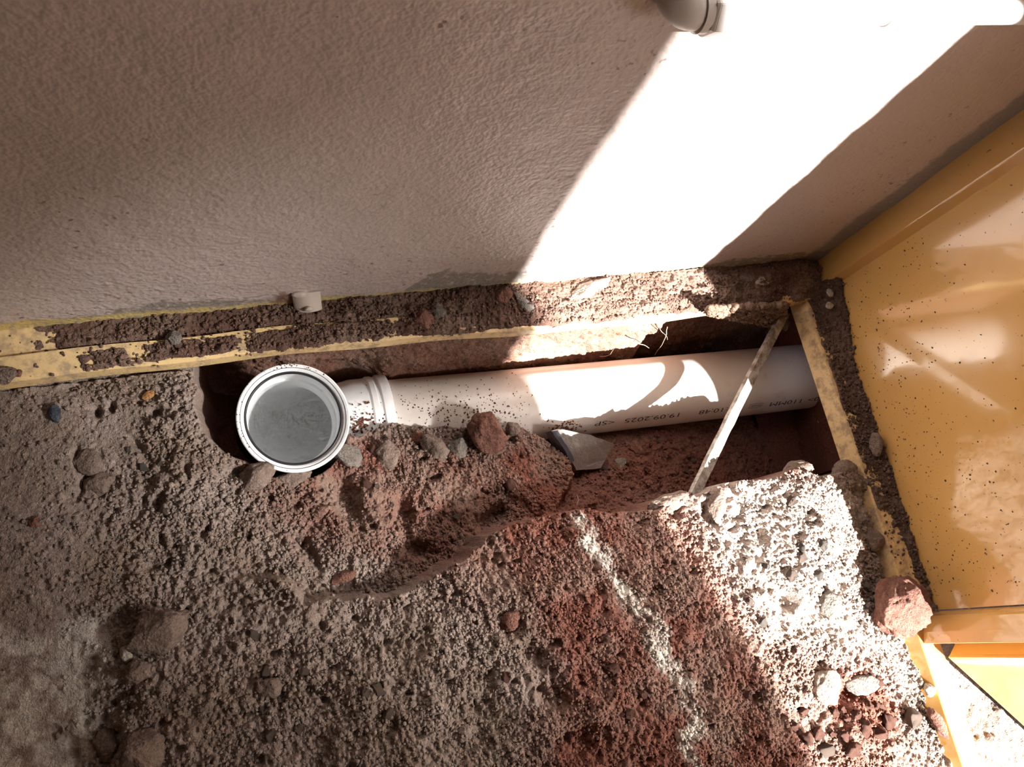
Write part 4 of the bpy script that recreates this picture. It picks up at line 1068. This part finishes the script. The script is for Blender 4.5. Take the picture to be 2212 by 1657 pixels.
# crumbs on the elbow rim and inside the mouth
L = []; R_ = []
for k in range(60):
    a = rg.normal(1.57, 0.35) if k < 34 else rg.normal(3.2, 0.35); rr_ = rg.uniform(.0600, .0640)
    L.append((rr_ * math.cos(a), rr_ * math.sin(a), HT - 0.0022 + (rr_ - .0585) * .4 + .0002)); R_.append(rg.uniform(.0003, .0011))
L = list(np.array(el_tf(L)))
c_ = np.array([0.14, 0.06, 0.04]) * rg.uniform(.8, 1.25, len(L))[:, None]
crumb_cloud('soil_crumbs', np.array(L), np.array(R_), c_, 'tiny dark crumbs on the rim of the open elbow', 'soil', 603, 0.7)
# mud spots stuck on the yellow sheet
L = []; R_ = []
for k in range(1100):
    yq = rg.uniform(-0.12, 0.34); zq = abs(rg.normal()) * 0.10 + 0.004 if rg.random() < .75 else rg.uniform(0, 0.7)
    if zq > 0.9: continue
    L.append((PANEL_X - 0.0003, yq, zq + 0.03 * max(0, (yq - 0.2) / 0.15))); R_.append(0.0003 + 0.0013 * rg.random() ** 3)
P_ = np.array(L); r_ = np.array(R_); c_ = np.array([0.17, 0.115, 0.085]) * rg.uniform(.7, 1.3, len(L))[:, None]
crumb_cloud('mud_spots', P_, r_, c_, 'brown mud spots stuck on the glossy yellow sheet', 'mud', 604, 0.8)
# soil hanging under the rail near the corner
L = []; R_ = []
for k in range(1300):
    t_ = rg.random(); px = 1530 + 170 * t_; py = 664 + (14 + 40 * t_) * rg.random() - 8 * t_
    q = ony(px, py, 0.333 - 0.012 * rg.random()); L.append(q); R_.append(rg.uniform(.002, .0065))
P_ = np.array(L); r_ = np.array(R_); c_ = np.array([0.19, 0.125, 0.09]) * rg.uniform(.8, 1.2, len(L))[:, None]
crumb_cloud('soil_crumbs', P_, r_, c_, 'clump of brown soil hanging under the rail near the corner', 'soil', 605, 0.9)

# crumbs lying on the rails
rz_ = np.maximum(z_, railz); n = 5200
wv = np.clip(0.35 + 1.2 * fbm(sx, sy, 0.04, 3, 151), 0.04, 1) * np.where(z_ > railz + 0.0005, 1.5, 0.35) * np.where(yy < 0.3345, 0.15, 1.0)
ii, jj = np.unravel_index(rg.choice(wv.size, n, p=(wv / wv.sum()).ravel()), wv.shape)
r_ = 0.0005 + 0.0023 * rg.random(n) ** 2.6
c_ = np.array([0.15, 0.092, 0.07]) * rg.uniform(.65, 1.45, n)[:, None]
crumb_cloud('soil_crumbs', np.stack([sx[ii, jj], sy[ii, jj], rz_[ii, jj] + r_ * 0.45], -1), r_, c_, None, None, 606, 0.85, parent=tr1)
n = 1900; wv = np.where(uz > 0.0, 1.0, 0.25) * (ux > 0.822)
ii, jj = np.unravel_index(rg.choice(wv.size, n, p=(wv / wv.sum()).ravel()), wv.shape)
r_ = 0.0005 + 0.0024 * rg.random(n) ** 2.6
c_ = np.array([0.14, 0.092, 0.07]) * rg.uniform(.65, 1.45, n)[:, None]
o = crumb_cloud('soil_crumbs', np.stack([ux[ii, jj], uy[ii, jj], np.maximum(uz, 0.0)[ii, jj] + r_ * 0.45], -1), r_, c_, None, None, 607, 0.85, parent=tr2)
for o_, p_ in ((o, tr2),) + tuple((q, tr1) for q in tr1.children if q.name.startswith('soil_crumbs')): o_.matrix_parent_inverse = p_.matrix_world.inverted()
